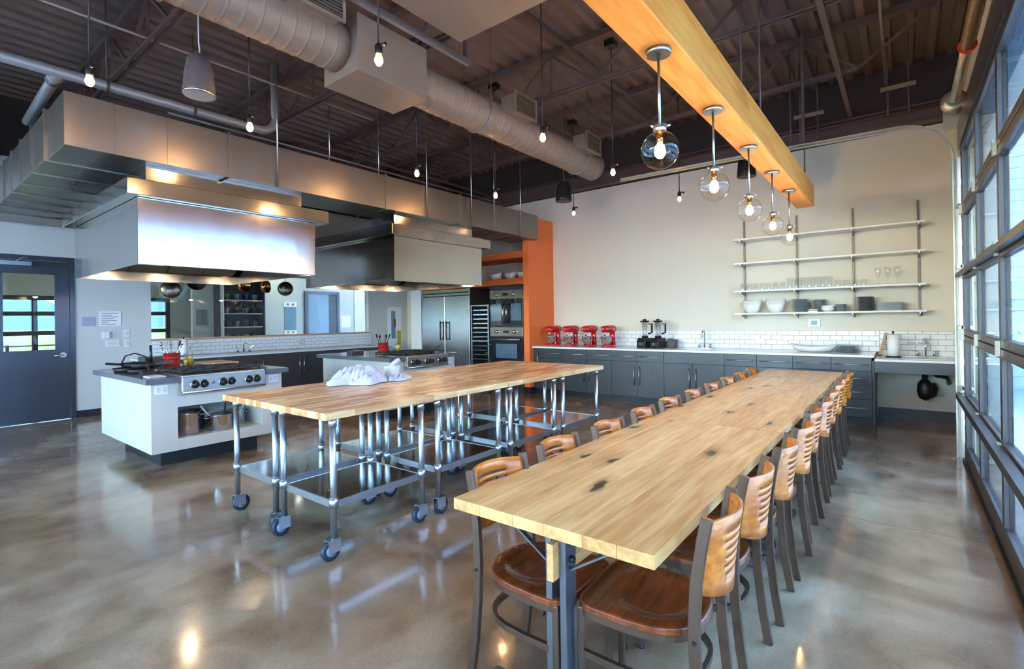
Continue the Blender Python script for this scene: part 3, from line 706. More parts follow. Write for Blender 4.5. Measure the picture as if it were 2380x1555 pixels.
# ---------------------------------------------------------------- timber beam with five globe pendants
bm_ = solo('timber_beam', MB().box(-1.10, -.895, .2, 7.545, 2.85, 3.13), 'beam_wood', 'long golden timber beam hanging over the dining table', 'beam', bev=.008)
for y in (2.2, 4.6, 7.0):
    for x in (-1.07, -.925):
        solo('hanger_rod', MB().cyl((x, y, 3.12), (x, y, 4.78), .008, n=8), 'steel_dark', f"thin steel hanger rod on the {'left' if x < -1 else 'right'} edge of the timber beam, {'near' if y < 3 else 'middle' if y < 5 else 'far'} pair", 'rod', 'beam hanger rods')
def pendant(y, label):
    t = thing('pendant_lamp', label, 'pendant lamp', (-.998, y, 2.325), 0, 'clear glass globe pendants')
    c = (-.998, y)
    part('canopy', MB().lathe([(.062, 2.826), (.066, 2.83), (.066, 2.85)], (*c, 0), 24), 'brushed', t)
    part('rod', MB().cyl((*c, 2.44), (*c, 2.828), .0075, n=10), 'brushed', t)
    R = .098; pr = []
    for k in range(2, 25):
        a = pi*k/25; pr.append((R*sin(a), 2.325-R*cos(a)))
    pr = [(0.0005, 2.325-R)]+[(R*sin(pi*k/26), 2.325-R*cos(pi*k/26)) for k in range(1, 23)]+[(.036, 2.418), (.034, 2.432), (.043, 2.445), (.045, 2.452), (.040, 2.458)]
    part('globe', MB().lathe(pr, (*c, 0), 32), 'globe', t)
    part('fitter', MB().lathe([(.03, 2.425), (.033, 2.428), (.033, 2.45), (.012, 2.456)], (*c, 0), 20), 'brushed', t)
    part('socket', MB().lathe([(.014, 2.365), (.017, 2.37), (.017, 2.425)], (*c, 0), 16), 'copper_pan', t)
    part('bulb', MB().lathe([(.0005, 2.282), (.015, 2.286), (.026, 2.30), (.029, 2.318), (.024, 2.338), (.014, 2.355), (.012, 2.368)], (*c, 0), 16), 'bulb', t)
    for dz, a in ((2.445, 0), (2.445, 2.1), (2.445, 4.2)):
        part('thumb_screw', MB().cyl((c[0]+.04*cos(a), y+.04*sin(a), dz), (c[0]+.058*cos(a), y+.058*sin(a), dz), .006, n=8), 'brushed', t)
    d = bpy.data.lights.new('pendant_light', 'POINT'); d.energy = PEND_W; d.color = (1, .72, .42); d.shadow_soft_size = .03
    l = link('pendant_light', d, t, (0, 0, -.015))
PEND_W = 30
for k, (y, l) in enumerate(((2.56, 'clear glass globe pendant nearest the camera'), (3.515, 'second clear glass globe pendant from the camera'), (4.50, 'third clear glass globe pendant, middle of the row'),
             (5.44, 'fourth clear glass globe pendant from the camera'), (6.357, 'clear glass globe pendant closest to the wall shelves'))): pendant(y, l)

# ---------------------------------------------------------------- small bare bulbs on cords
BULB_W = 34
def bare_bulb(x, y, z, label, lit=True, power=1.0):
    t = thing('bare_bulb_lamp', label, 'lamp', (x, y, z), 0, 'bare bulbs on black cords')
    part('cord', MB().cyl((x, y, z+.10), (x, y, 4.74), .006, n=6), 'black', t)
    part('ceiling_box', MB().box(x-.06, x+.06, y-.06, y+.06, 4.70, 4.77), 'black', t)
    part('socket', MB().lathe([(.022, z+.03), (.026, z+.04), (.026, z+.085), (.02, z+.095), (.008, z+.11)], (x, y, 0), 14), 'black', t)
    part('key_switch', MB().box(x+.02, x+.055, y-.008, y+.008, z+.075, z+.088).cyl((x+.05, y, z+.08), (x+.072, y, z+.08), .012, n=8), 'black', t)
    part('bulb', MB().lathe([(.0005, z-.045), (.016, z-.04), (.027, z-.02), (.028, z-.005), (.02, z+.02), (.013, z+.035)], (x, y, 0), 14), 'bulb_small' if lit else 'bulb_dim', t)
    if lit:
        d = bpy.data.lights.new('bulb_light', 'POINT'); d.energy = BULB_W*power; d.color = (1, .70, .40); d.shadow_soft_size = .03
        link('bulb_light', d, t, (0, 0, -.01))
bare_bulb(-4.55, .97, 3.2, 'lit bare bulb over the near corner of the stainless ductwork')
bare_bulb(-4.57, 2.09, 3.2, 'lit bare bulb between the hanging grey speaker and the bent vent pipe')
bare_bulb(-4.53, 4.0, 3.2, 'lit bare bulb above the gap between the two cooking hoods')
bare_bulb(-4.51, 5.43, 3.2, 'lit bare bulb above the far cooking hood')
bare_bulb(-4.35, 7.29, 3.22, 'dim bare bulb against the cream wall under the far black speaker', False)
bare_bulb(-2.74, 2.10, 3.2, 'lit bare bulb in front of the square duct box')
bare_bulb(-2.72, 4.0, 3.2, 'lit bare bulb beside the first duct grille')
bare_bulb(-2.73, 5.5, 3.2, 'lit bare bulb past the end of the round duct')
bare_bulb(-2.60, 7.4, 3.2, 'dim bare bulb against the cream wall between beam and round duct', False)
# ---------------------------------------------------------------- stainless supply duct over the hoods
dt = thing('hood_duct', 'large stainless rectangular duct running over both cooking hoods', 'duct', (-5.8, 4.4, 2.97))
DX, DZ0, DZ1 = -5.5, 2.965, 3.42
ysec = [1.0, 2.30, 4.30, 5.75, 6.75, 7.35, 7.89]
for k, (a, b) in enumerate(zip(ysec, ysec[1:])):
    part('section', MB().box(-6.15, DX, a+(.0 if k == 0 else .004), b-.004, DZ0, DZ1), 'galv_duct', dt, .004)
    if 0 < k: part('flange', MB().box(-6.165, DX+.016, a-.012, a+.012, DZ0-.016, DZ1+.016), 'galv_duct', dt)
xs = [-6.15, -6.75, -7.35, -7.9, -8.4, -8.9, -9.4, -10.2]
for k, (a, b) in enumerate(zip(xs, xs[1:])):
    part('section', MB().box(b+.004, a-.004, .985, 2.0, DZ0+.002, DZ1-.002), 'galv_duct', dt, .004)
    part('flange', MB().box(a-.012, a+.012, .972, 2.012, DZ0-.012, DZ1+.012), 'galv_duct', dt)
for y in (1.35, 1.75): part('seam_rib', MB().box(DX, DX+.006, y-.006, y+.006, DZ0+.01, DZ1-.01), 'galv_duct', dt)
for y in (2.80, 5.02, 5.98, 6.55, 7.3):
    solo('hanger_rod', MB().cyl((DX+.025, y, DZ0-.02), (DX+.025, y, 4.79), .0085, n=8), 'brushed', f"thin steel rod hanging the stainless duct, {'first' if y < 3 else 'second' if y < 5.5 else 'third' if y < 6.2 else 'fourth' if y < 7 else 'fifth'} from the left", 'rod', 'duct hanger rods')
for y, l in ((3.9, 'left'), (4.72, 'right')):
    solo('hanger_rod', MB().cyl((-6.2, y, DZ1), (-6.2, y, 4.79), .008, n=8), 'brushed', f'thin rod behind the stainless duct between the hoods, {l} one of two', 'rod', 'duct hanger rods')

# ---------------------------------------------------------------- cooking hoods
def hood(y0, y1, label):
    t = thing('cooking_hood', label, 'range hood', (-6.64, (y0+y1)/2, 2.01), 0, 'stainless cooking hoods')
    x0, x1, z0, z1 = -7.78, -5.5, 2.01, 2.62
    part('front_panel', MB().prism([(x1-.028, z0), (x1-.016, z0), (x1, z1), (x1-.012, z1)], 'y', y0, y1), 'hood_steel', t)
    part('riser', MB().box(-6.12, -5.62, y0+.1, y1-.1, z1+.15, DZ0-.001), 'hood_steel', t)
    part('back_panel', MB().box(x0, x0+.012, y0, y1, z0, z1), 'hood_steel', t)
    for y in (y0, y1-.012): part('side_panel', MB().box(x0+.012, x1-.012, y, y+.012, z0, z1), 'hood_steel', t)
    part('trim_collar', MB().box(x0-.09, x1+.085, y0-.10, y1+.13, z1+.004, z1+.15), 'hood_steel', t, .004)
    part('gutter', MB().box(x0+.012, x0+.06, y0+.012, y1-.012, z0, z0+.03), 'hood_steel', t); part('gutter', MB().box(x1-.09, x1-.036, y0+.012, y1-.012, z0, z0+.03), 'hood_steel', t)
    # pitched filter bank inside
    n = 4; w = (y1-y0-.1)/n
    for s in (-1, 1):
        for k in range(n):
            ya = y0+.05+k*w; cx = (x0+x1)/2
            mb = MB(); xa, xb, za, zb = cx+s*.95, cx+s*.12, 2.12, 2.52
            mb.add([(xa, ya, za), (xb, ya, zb), (xb, ya+w-.01, zb), (xa, ya+w-.01, za)], [(0, 1, 2, 3)])
            o = part('filter', mb, 'brushed', t); m = o.modifiers.new('t', 'SOLIDIFY'); m.thickness = .02
    part('ceiling_panel', MB().box(x0+.012, x1-.012, y0+.012, y1-.012, 2.58, 2.60), 'stainless', t)
    for dy in (.35, .75):
        y = y0+(y1-y0)*dy
        lam = part('hood_lamp', MB().lathe([(.0005, 2.13), (.03, 2.14), (.042, 2.17), (.042, 2.2), (.03, 2.23)], (-6.2, y, 0), 14), 'bulb_dim', t)
        d = bpy.data.lights.new('hood_light', 'POINT'); d.energy = 5; d.color = (1, .75, .48); d.shadow_soft_size = .05
        link('hood_light', d, t, (-6.2+6.64, y-(y0+y1)/2, .08))
    return t
hood(1.505, 3.255, 'large stainless cooking hood over the left island')
hood(4.43, 6.24, 'large stainless cooking hood over the far island')

# ---------------------------------------------------------------- round spiral duct, plenum box, registers
sp = thing('spiral_duct', 'round grey spiral duct hanging diagonally across the ceiling', 'duct', (-3.823, 3.6, 3.615))
def spiral(y0, y1):
    n = int((y1-y0)/.115); pr = [(.0005, y0), (.2, y0)]
    for k in range(n):
        y = y0+(y1-y0)*(k+1)/n-.006
        if k < n-1: pr += [(.2, y-.018), (.2, y-.006), (.2045, y-.001), (.2045, y+.004), (.2, y+.009), (.2, y+.021)]
    pr += [(.2, y1), (.0005, y1)]
    return MB().lathe(pr, (-3.823, 0, 3.815), 40, 'y')
part('far_run', spiral(3.28, 7.02), 'duct', sp); part('near_run', spiral(-.6, 2.5), 'duct', sp)
for y in (4.3, 6.5, 1.2): part('strap', MB().rect([(-3.823+.207*cos(a), y, 3.815+.207*sin(a)) for a in [2*pi*k/28 for k in range(28)]], .03, .003, (0, 1, 0), True), 'galv', sp)
for y in (4.3, 6.5, 1.2):
    for s in (-1, 1): part('hanger', MB().cyl((-3.823+s*.207, y, 3.815), (-3.823+s*.207, y, 4.79), .006, n=6), 'steel_dark', sp)
solo('plenum_box', MB().box(-4.05, -3.545, 2.505, 3.275, 3.545, 4.03), 'duct', 'square grey duct box joined into the round spiral duct', 'duct box', bev=.004)
fd = thing('flat_duct', 'wide flat taupe duct with its underside facing down near the ceiling', 'duct', (-2.3, 1.6, 4.08))
part('body', MB().box(-3.28, -1.35, -1.5, 3.46, 4.08, 4.2), 'duct', fd, .004)
for y in (.6, 2.2): part('seam', MB().box(-3.283, -1.347, y-.006, y+.006, 4.074, 4.203), 'duct', fd)
solo('strut_channel', MB().box(-3.42, -3.38, -.6, 3.7, 3.99, 4.03).box(-3.42, -3.415, -.6, 3.7, 4.03, 4.05).box(-3.385, -3.38, -.6, 3.7, 4.03, 4.05), 'galv', 'galvanised strut channel along the left edge of the flat duct', 'channel')
solo('strut_hanger', MB().bar((-3.40, 3.66, 4.05), (-3.40, 3.66, 4.79), .03, .03), 'steel_dark', 'dark drop hanger at the far end of the strut channel', 'hanger')
def register(y, label):
    t = thing('air_register', label, 'air register', (-3.5, y, 3.84), 0, 'louvred registers on the round duct')
    x0, x1, z0, z1, hw = -3.68, -3.47, 3.83, 4.06, .215
    part('neck', MB().box(x0, x1, y-hw+.02, y+hw-.02, z0+.015, z1-.015), 'duct', t)
    for a in ((y-hw, y+hw, z0-.015, z0+.01), (y-hw, y+hw, z1-.01, z1+.015), (y-hw, y-hw+.025, z0+.01, z1-.01), (y+hw-.025, y+hw, z0+.01, z1-.01)):
        part('frame', MB().box(x1, x1+.018, *a), 'track', t)
    part('throat', MB().box(x1, x1+.003, y-hw+.025, y+hw-.025, z0+.01, z1-.01), 'black', t)
    mb = MB()
    for k in range(8): z = z0+.028+k*.025; mb.bar((x1+.010, y-hw+.025, z), (x1+.010, y+hw-.025, z), .014, .004)
    part('louvres', mb, 'track', t)['kind'] = 'stuff'
register(4.75, 'louvred air register in the middle of the round duct')
register(6.38, 'louvred air register at the far end of the round duct')
register(2.12, 'louvred air register nearest the camera on the round duct')
# strut trapeze in the top of the picture
st = thing('strut_trapeze', 'bright galvanised strut trapeze hanging at the top of the view', 'bracket', (-2.5, 1.35, 3.65))
part('channel', MB().box(-2.86, -2.1, 1.33, 1.37, 3.62, 3.66), 'galv', st)
part('upright', MB().bar((-2.62, 1.35, 3.66), (-2.62, 1.35, 4.79), .03, .03), 'galv', st); part('upright', MB().bar((-2.2, 1.35, 3.66), (-2.2, 1.35, 4.79), .03, .03), 'galv', st)

# vent pipe, conduits
pv = thing('vent_pipe', 'grey vent pipe running level then bending up behind the duct', 'pipe', (-6.4, 2, 3.9))
pts = [(-6.4, -1, 3.9), (-6.4, 3.05, 3.9)]+[(-6.4, 3.05+.2*sin(k/6*pi/2), 3.9+.2*(1-cos(k/6*pi/2))) for k in range(1, 7)]+[(-6.4, 3.25, 4.79)]
part('main_run', MB().tube(pts, .052, 14), 'pvc', pv); part('branch', MB().cyl((-6.4, 1.12, 3.88), (-7.9, 1.12, 3.8), .05), 'pvc', pv)
part('coupling', MB().cyl((-6.46, 1.12, 3.88), (-6.6, 1.12, 3.873), .062), 'pvc', pv)
for y in (1.5, 2.3): part('hanger', MB().cyl((-6.4, y, 3.95), (-6.4, y, 4.79), .008, n=6).lathe([(.06, y-.012), (.06, y+.012)], (-6.4, 0, 3.9), 14, 'y'), 'steel_dark', pv)
for (x, y0, y1, z, l) in ((-6.9, 2.2, 8.5, 3.98, 'thin conduit running behind the duct towards the back wall'), (-5.9, -1, 4.4, 4.3, 'thin conduit above the vent pipe'), (-.15, 5.0, 8.5, 4.55, 'thin conduit high in the right rear corner')):
    solo('conduit', MB().cyl((x, y0, z), (x, y1, z), .014, n=8), 'pvc', l, 'conduit', 'thin ceiling conduits')
solo('conduit', MB().tube([(-3.0, 8.44, 4.12), (.45, 8.44, 4.12)], .014, 8), 'steel_dark', 'thin dark conduit crossing in front of the ledger beam', 'conduit', 'thin ceiling conduits')
for x, y, z, l in ((-.95, 7.6, 4.05, 'small conduit bracket with three drops behind the timber beam'), (-.02, 7.6, 4.15, 'small conduit bracket with two drops near the right rear corner')):
    t = thing('conduit_bracket', l, 'bracket', (x, y, z))
    part('channel', MB().box(x-.17, x+.17, y-.02, y+.02, z, z+.04), 'spring', t)
    for dx in (-.1, .1): part('drop_rod', MB().cyl((x+dx, y, z), (x+dx, y, z-.3), .012, n=6), 'steel_dark', t); part('hanger', MB().cyl((x+dx, y, z+.04), (x+dx, y, 4.79), .008, n=6), 'steel_dark', t)
# large dark ducts behind the hood duct on the left
solo('dark_duct', MB().box(-9.3, -8.2, 4.6, 6.4, 3.75, 4.6), 'steel_dark', 'dark painted duct box high behind the far hood', 'duct', bev=.006)
solo('dark_duct', MB().box(-9.3, -8.2, 6.8, 8.3, 3.75, 4.5), 'steel_dark', 'dark painted duct box high in the left rear corner', 'duct', bev=.006)
solo('dark_duct', MB().box(-9.9, -8.9, -1.5, .6, 3.6, 4.5), 'steel_dark', 'dark painted duct box at the far left above the door', 'duct', bev=.006)

# pendant speakers
def speaker(x, y, z, r, label, mt):
    t = thing('pendant_speaker', label, 'speaker', (x, y, z), 0, 'hanging pendant speakers')
    h = .33
    part('body', MB().lathe([(r*.97, z), (r*1.02, z+.015), (r*1.0, z+.04), (r*.88, z+h*.6), (r*.7, z+h*.92), (r*.55, z+h), (.0005, z+h)], (x, y, 0), 28), mt, t)
    part('trim_ring', MB().lathe([(r*.86, z-.004), (r*1.0, z-.006), (r*1.03, z+.006), (r*1.0, z+.015)], (x, y, 0), 28), 'brushed' if mt == 'speaker_grey' else 'black', t)
    part('grille', MB().lathe([(.0005, z+.004), (r*.9, z+.002), (r*.9, z+.01)], (x, y, 0), 28), 'speaker_cone' if mt == 'speaker_grey' else 'speaker_grey', t)
    part('cable', MB().tube([(x, y, z+h), (x+.02, y, z+h+.05), (x, y, z+h+.13), (x, y, 4.79)], .006, 6), 'white' if mt == 'speaker_grey' else 'galv', t)
    part('bracket', MB().box(x-.05, x+.05, y-.012, y+.012, z+h, z+h+.02), 'brushed', t)
speaker(-4.8, 1.77, 3.44, .125, 'grey pendant speaker hanging on a white cable', 'speaker_grey')
speaker(-4.55, 7.3, 3.45, .138, 'black pendant speaker below the end of the round duct', 'black')
speaker(-1.65, 7.3, 3.33, .118, 'black pendant speaker partly behind the timber beam', 'black')
# ---------------------------------------------------------------- back wall tiles
def tile_field(parent, axis, face, u0, u1, z0, z1, sgn, tw=.155, th=.0735):
    """subway tiles on a wall face, each a part of the wall; shared mesh for whole tiles"""
    cache = {}; row = 0; z = z0
    while z < z1-.008:
        h = min(th, z1-z); u = u0-(tw/2 if row % 2 else 0)
        while u < u1-.004:
            a, b = max(u, u0), min(u+tw, u1)
            if b-a > .008:
                key = (round(b-a, 3), round(h, 3))
                if key not in cache:
                    w, hh = (b-a)-.006, h-.006
                    mb = MB().box(-.004, .004, -w/2, w/2, -hh/2, hh/2) if axis == 'x' else MB().box(-w/2, w/2, -.004, .004, -hh/2, hh/2)
                    cache[key] = mb.mesh('tile', 'tile')
                c = ((face+sgn*.008, (a+b)/2, z+h/2) if axis == 'x' else ((a+b)/2, face+sgn*.008, z+h/2))
                o = link('tile', cache[key], parent, Vector(c)-wloc(parent))
            u += tw
        z += th; row += 1
struct('trim_1', MB().box(-5.66, .598, YB-.004, YB, .90, 1.205), 'grout')
struct('trim_2', MB().box(XL, XL+.004, 2.98, 7.50, .885, 1.16), 'grout')
tile_field(wb, 'y', YB, -5.66, -.27, .918, 1.205, -1)
tile_field(wb, 'y', YB, -.27, .598, .872, 1.205, -1)
tile_field(wleft, 'x', XL, 2.98, 7.50, .89, 1.16, 1, .155, .068)

# ---------------------------------------------------------------- back counter cabinets
CF = 7.90          # face of doors
def vbar(x, z0, z1, y=CF):   # vertical pull
    return MB().cyl((x, y-.032, z0), (x, y-.032, z1), .0065, n=8).cyl((x, y-.032, z0+.03), (x, y, z0+.03), .005, n=6).cyl((x, y-.032, z1-.03), (x, y, z1-.03), .005, n=6)
def hbar(x0, x1, z, y=CF):
    return MB().cyl((x0, y-.032, z), (x1, y-.032, z), .0065, n=8).cyl((x0+.03, y-.032, z), (x0+.03, y, z), .005, n=6).cyl((x1-.03, y-.032, z), (x1-.03, y, z), .005, n=6)
def cabinet(x0, x1, label, cells, group='grey base cabinets along the back wall'):
    """cells: list of (kind, fx0, fx1, handle side)"""
    t = thing('base_cabinet', label, 'cabinet', ((x0+x1)/2, 8.27, 0), 0, group)
    part('body', MB().box(x0+.001, x1-.001, CF+.021, 8.645, .105, .883), 'cabinet', t)
    part('toe_kick', MB().box(x0+.001, x1-.001, CF+.075, CF+.09, 0, .105), 'toe', t)
    for c in cells:
        k, a, b = c[0], c[1]+.002, c[2]-.002
        if k in ('door', 'full'):
            top = .70 if k == 'door' else .878
            d = part('door', MB().box(a, b, CF, CF+.02, .11, top), 'cabinet', t, .002)
            hx = b-.045 if c[3] == 'r' else a+.045
            part('handle', vbar(hx, .30 if k == 'door' else .5, .64 if k == 'door' else .84), 'brushed', d)
        elif k == 'drawer':
            d = part('drawer', MB().box(a, b, CF, CF+.02, c[3], c[4]), 'cabinet', t, .002)
            part('handle', hbar(a+.04, b-.04, (c[3]+c[4])/2+.0), 'brushed', d)
        else: part('false_front', MB().box(a, b, CF, CF+.02, .704, .878), 'cabinet', t, .002)
D = lambda a, b: ('drawer', a, b, .704, .878)
cabinet(-5.665, -5.50, 'narrow grey base cabinet beside the orange wall fin', [('full', -5.665, -5.50, 'r')])
cabinet(-5.50, -4.99, 'grey base cabinet under the first red mixers', [D(-5.5, -4.99), ('door', -5.5, -4.99, 'r')])
cabinet(-4.99, -4.01, 'grey double door base cabinet under the last red mixers', [D(-4.99, -4.5), D(-4.5, -4.01), ('door', -4.99, -4.5, 'r'), ('door', -4.5, -4.01, 'l')])
cabinet(-4.01, -3.075, 'grey double door base cabinet under the two blenders', [D(-4.01, -3.535), D(-3.535, -3.075), ('door', -4.01, -3.535, 'r'), ('door', -3.535, -3.075, 'l')])
cabinet(-3.075, -2.14, 'grey sink base cabinet under the gooseneck tap', [('ff', -3.075, -2.14), ('door', -3.075, -2.61, 'r'), ('door', -2.61, -2.14, 'l')])
cabinet(-2.14, -1.23, 'grey double door base cabinet behind the left chairs', [D(-2.14, -1.69), D(-1.69, -1.23), ('door', -2.14, -1.69, 'r'), ('door', -1.69, -1.23, 'l')])
cabinet(-1.23, -.777, 'grey base cabinet directly behind the table end', [D(-1.23, -.777), ('door', -1.23, -.777, 'r')])
cabinet(-.777, -.332, 'grey four drawer base cabinet at the right end of the counter', [D(-.777, -.332), ('drawer', -.777, -.332, .525, .700), ('drawer', -.777, -.332, .345, .521), ('drawer', -.777, -.332, .11, .341)])
wt_ = thing('worktop', 'white stone worktop along the back wall', 'worktop', (-3, 8.25, .885))
part('slab', MB().box(-5.665, -.305, 7.86, 8.63, .885, .917), 'quartz', wt_, .003)
# lower accessible sink counter
sc_ = thing('sink_counter', 'lowered white sink counter with grey apron by the right corner', 'counter', (.15, 8.2, 0))
part('slab', MB().box(-.303, .595, 7.84, 8.63, .842, .872), 'quartz', sc_, .003)
part('apron', MB().box(-.30, .595, 7.87, 7.89, .70, .842), 'cabinet', sc_)
part('end_panel', MB().box(-.329, -.306, 7.90, 8.64, 0.0, .84), 'dark_panel', sc_)
part('basin', MB().box(.0, .42, 8.02, 8.50, .72, .732).box(.0, .008, 8.02, 8.50, .732, .874).box(.412, .42, 8.02, 8.50, .732, .874).box(.008, .412, 8.02, 8.028, .732, .874).box(.008, .412, 8.492, 8.5, .732, .874), 'stainless', sc_)
part('waste_trap', MB().tube([(.2, 8.25, .72), (.2, 8.25, .44), (.21, 8.26, .40), (.25, 8.28, .385), (.29, 8.30, .41), (.30, 8.31, .47), (.30, 8.45, .50), (.30, 8.63, .50)], .03, 10), 'black', sc_, label='black insulated waste trap')
part('supply_hose', MB().tube([(.24, 8.4, .72), (.32, 8.4, .64), (.42, 8.45, .62), (.45, 8.55, .55), (.45, 8.63, .52)], .022, 8), 'black', sc_)
part('trap_cover', MB().lathe([(.0005, .33), (.06, .36), (.085, .45), (.075, .55), (.04, .60)], (.2, 8.25, 0), 16), 'black', sc_)

# ---------------------------------------------------------------- taps, outlets, thermostat
def tap(x, y, z, label, h=.30, sprayer=True):
    t = thing('tap', label, 'tap', (x, y, z))
    part('base_plate', MB().box(x-.11, x+.11, y-.03, y+.03, z, z+.012), 'chrome', t, .004)
    pts = [(x, y, z+.012), (x, y, z+h-.06)]+[(x, y-.06+.06*cos(a), z+h-.06+.06*sin(a)) for a in [pi*k/8 for k in range(1, 9)]]+[(x, y-.12, z+h-.12)]
    part('spout', MB().tube(pts, .011, 10), 'chrome', t)
    for s in (-1, 1):
        part('valve', MB().lathe([(.022, z+.012), (.016, z+.05), (.018, z+.065)], (x+s*.09, y, 0), 12), 'chrome', t)
        part('lever', MB().bar((x+s*.09, y, z+.065), (x+s*.14, y-.03, z+.075), .012, .008), 'chrome', t)
tap(-2.61, 8.52, .917, 'chrome gooseneck tap on the white back counter')
tap(.22, 8.55, .872, 'chrome tap on the lowered sink counter', .22)
def outlet(x, z, label):
    t = thing('wall_outlet', label, 'outlet', (x, YB-.015, z), 0, 'steel outlets in the tiled splashback')
    part('plate', MB().box(x-.06, x+.06, YB-.018, YB-.0125, z-.038, z+.038), 'brushed', t, .002)
    for s in (-1, 1): part('socket', MB().box(x+s*.028-.018, x+s*.028+.018, YB-.021, YB-.018, z-.022, z+.022), 'white', t)
outlet(-3.18, 1.035, 'steel double outlet between the blenders and the tap'); outlet(-1.80, 1.045, 'steel double outlet right of the gooseneck tap')
th_ = thing('thermostat', 'white wall thermostat with blue screen under the shelves', 'thermostat', (-1.05, YB-.015, 1.26))
part('case', MB().box(-1.13, -.97, YB-.03, YB-.001, 1.27, 1.385), 'white', th_, .006); part('screen', MB().box(-1.09, -1.01, YB-.032, YB-.03, 1.295, 1.36), 'screen', th_)
sb = thing('soap_dish', 'small wire soap rack on the tiles above the lowered sink', 'rack', (.15, 8.6, 1.03))
part('wire', MB().tube([(.05, 8.63, 1.05), (.05, 8.55, 1.05), (.25, 8.55, 1.05), (.25, 8.63, 1.05)], .005, 6), 'chrome', sb); part('lever', MB().tube([(.2, 8.63, 1.1), (.2, 8.56, 1.09), (.22, 8.53, 1.12)], .012, 8), 'chrome', sb)

# ---------------------------------------------------------------- wall shelves
ws = thing('wall_shelf_unit', 'four long white shelves on steel standards on the back wall', 'shelf unit', (-.9, 8.5, 1.43))
SH = [1.468, 1.818, 2.252, 2.625]
for x in (-2.0, -1.262, -.556, .167):
    st_ = part('standard', MB().box(x-.012, x+.012, YB-.028, YB-.001, 1.40, 2.955), 'standard', ws)
    for z in SH: part('bracket', MB().prism([(8.62, z-.005), (8.34, z-.005), (8.34, z-.02), (8.62, z-.06)], 'x', x-.006, x+.006), 'brushed', ws)
for z in SH: part('shelf', MB().box(-2.09, .235, 8.33, 8.62, z-.005, z+.02), 'white', ws, .002)
ZS = [z+.02 for z in SH]
# glasses on the third shelf
def tumbler_mesh(h, r0, r1, stem=False):
    if stem: pr = [(.0005, 0), (.034, 0), (.034, .004), (.006, .012), (.005, .09), (.02, .11), (r1*.9, .15), (r1, h*.8), (r1*.92, h)]
    else: pr = [(.0005, 0), (r0, 0), (r0*1.02, .006), (r1, h)]
    return MB().lathe(pr, (0, 0, 0), 18).mesh('glass', 'tumbler')
kinds = [('tumbler', tumbler_mesh(.105, .030, .037), 'short tumbler'), ('beer_glass', tumbler_mesh(.155, .027, .040), 'tall beer glass'), ('low_glass', tumbler_mesh(.088, .034, .042), 'squat glass'), ('wine_glass', tumbler_mesh(.235, 0, .036, True), 'stemmed wine glass')]
def glasses(kind, xs_, y=8.44):
    nm, me, txt = kinds[kind]
    for k, x in enumerate(xs_):
        tag(link(nm, me, None, (x, y, ZS[1]+.001)), f'{txt} on the wall shelf, {ORD[k]} from the left of its kind', 'glass', 'glasses on the wall shelf')
glasses(0, [-1.99+.093*k for k in range(7)]); glasses(1, [-1.33+.083*k for k in range(7)]); glasses(2, [-.73+.1*k for k in range(4)]); glasses(3, [-.27+.105*k for k in range(3)])
# bowls and plates on the lowest shelf
def swoop_bowl(name, r, h, c, label, group, mt='porcelain', lift=.5, thick=True):
    """white bowl whose rim sweeps up at both ends"""
    mb = MB(); n = 32; vs = []; fs = []
    prof = [(.0, 0), (.5, 0), (.58, .03), (.83, .25), (.96, .6), (1.0, 1.0), (.965, 1.0), (.92, .6), (.76, .27), (.0, .12)]
    for pr, pz in prof:
        for i in range(n):
            a = 2*pi*i/n; z = pz*h*(1+(lift*(abs(cos(a))**2.2)-.1 if pz > .5 else 0)*min(1, (pz-.5)*2) if pz > .5 else 1)
            q = 1+(.12*abs(cos(a))**2 if pz > .8 else 0)
            vs.append((c[0]+r*pr*cos(a)*q, c[1]+r*pr*sin(a)*.9, c[2]+z))
    for j in range(len(prof)-1):
        for i in range(n): fs.append((j*n+i, j*n+(i+1) % n, (j+1)*n+(i+1) % n, (j+1)*n+i))
    mb.add(vs, fs, True)
    return solo(name, mb, mt, label, 'bowl', group, base=c)
for q, (x, tt) in enumerate(((-1.86, 'leftmost'), (-1.53, 'second'))):
    for k in range(3):
        z = ZS[0]+.001+k*.02
        swoop_bowl('swoop_bowl', .125-.002*k, .15, (x, 8.45, z), f"white swoop rim bowl, {('bottom', 'middle', 'top')[k]} of the {tt} bowl stack on the shelf", 'swoop rim bowls on the wall shelf', lift=.22)
def plate_stack(x, y, z, n, r, mt, label, group, th=.0135, square=False, nm='plate', bowl=False):
    if square: me = MB().box(-r, r, -r*.75, r*.75, 0, .004).prism([(-r, .004), (r, .004), (r+.02, .011), (-r-.02, .011)], 'y', -r*.75, r*.75).mesh(nm, mt)
    elif bowl: me = MB().lathe([(.0005, 0), (r*.55, 0), (r*.85, .022), (r, .045), (r*.97, .045), (r*.8, .026), (.0005, .008)], (0, 0, 0), 24).mesh(nm, mt)
    else: me = MB().lathe([(.0005, 0), (r*.62, 0), (r*.66, .003), (r, .010), (r*.995, .0125), (r*.64, .006), (.0005, .007)], (0, 0, 0), 28).mesh(nm, mt)
    for k in range(n):
        nth = 'bottom' if k == 0 else 'top' if k == n-1 else f'{ORD[k]} from the bottom' if k < 14 else f'{k+1}th from the bottom'
        o = link(nm, me, None, (x+random.uniform(-.002, .002), y+random.uniform(-.002, .002), z+.001+k*th)); tag(o, label.replace('@', nth), 'plate' if not bowl else 'bowl', group)
plate_stack(-1.20, 8.45, ZS[0], 13, .118, 'bluegrey_plate', 'grey plate, @ of the widest round stack on the shelf', 'plates in the first round stack', .0148)
plate_stack(-.965, 8.50, ZS[0], 12, .095, 'bluegrey_plate', 'grey side plate, @ of the stack behind the small white dish', 'plates in the second round stack', .0148)
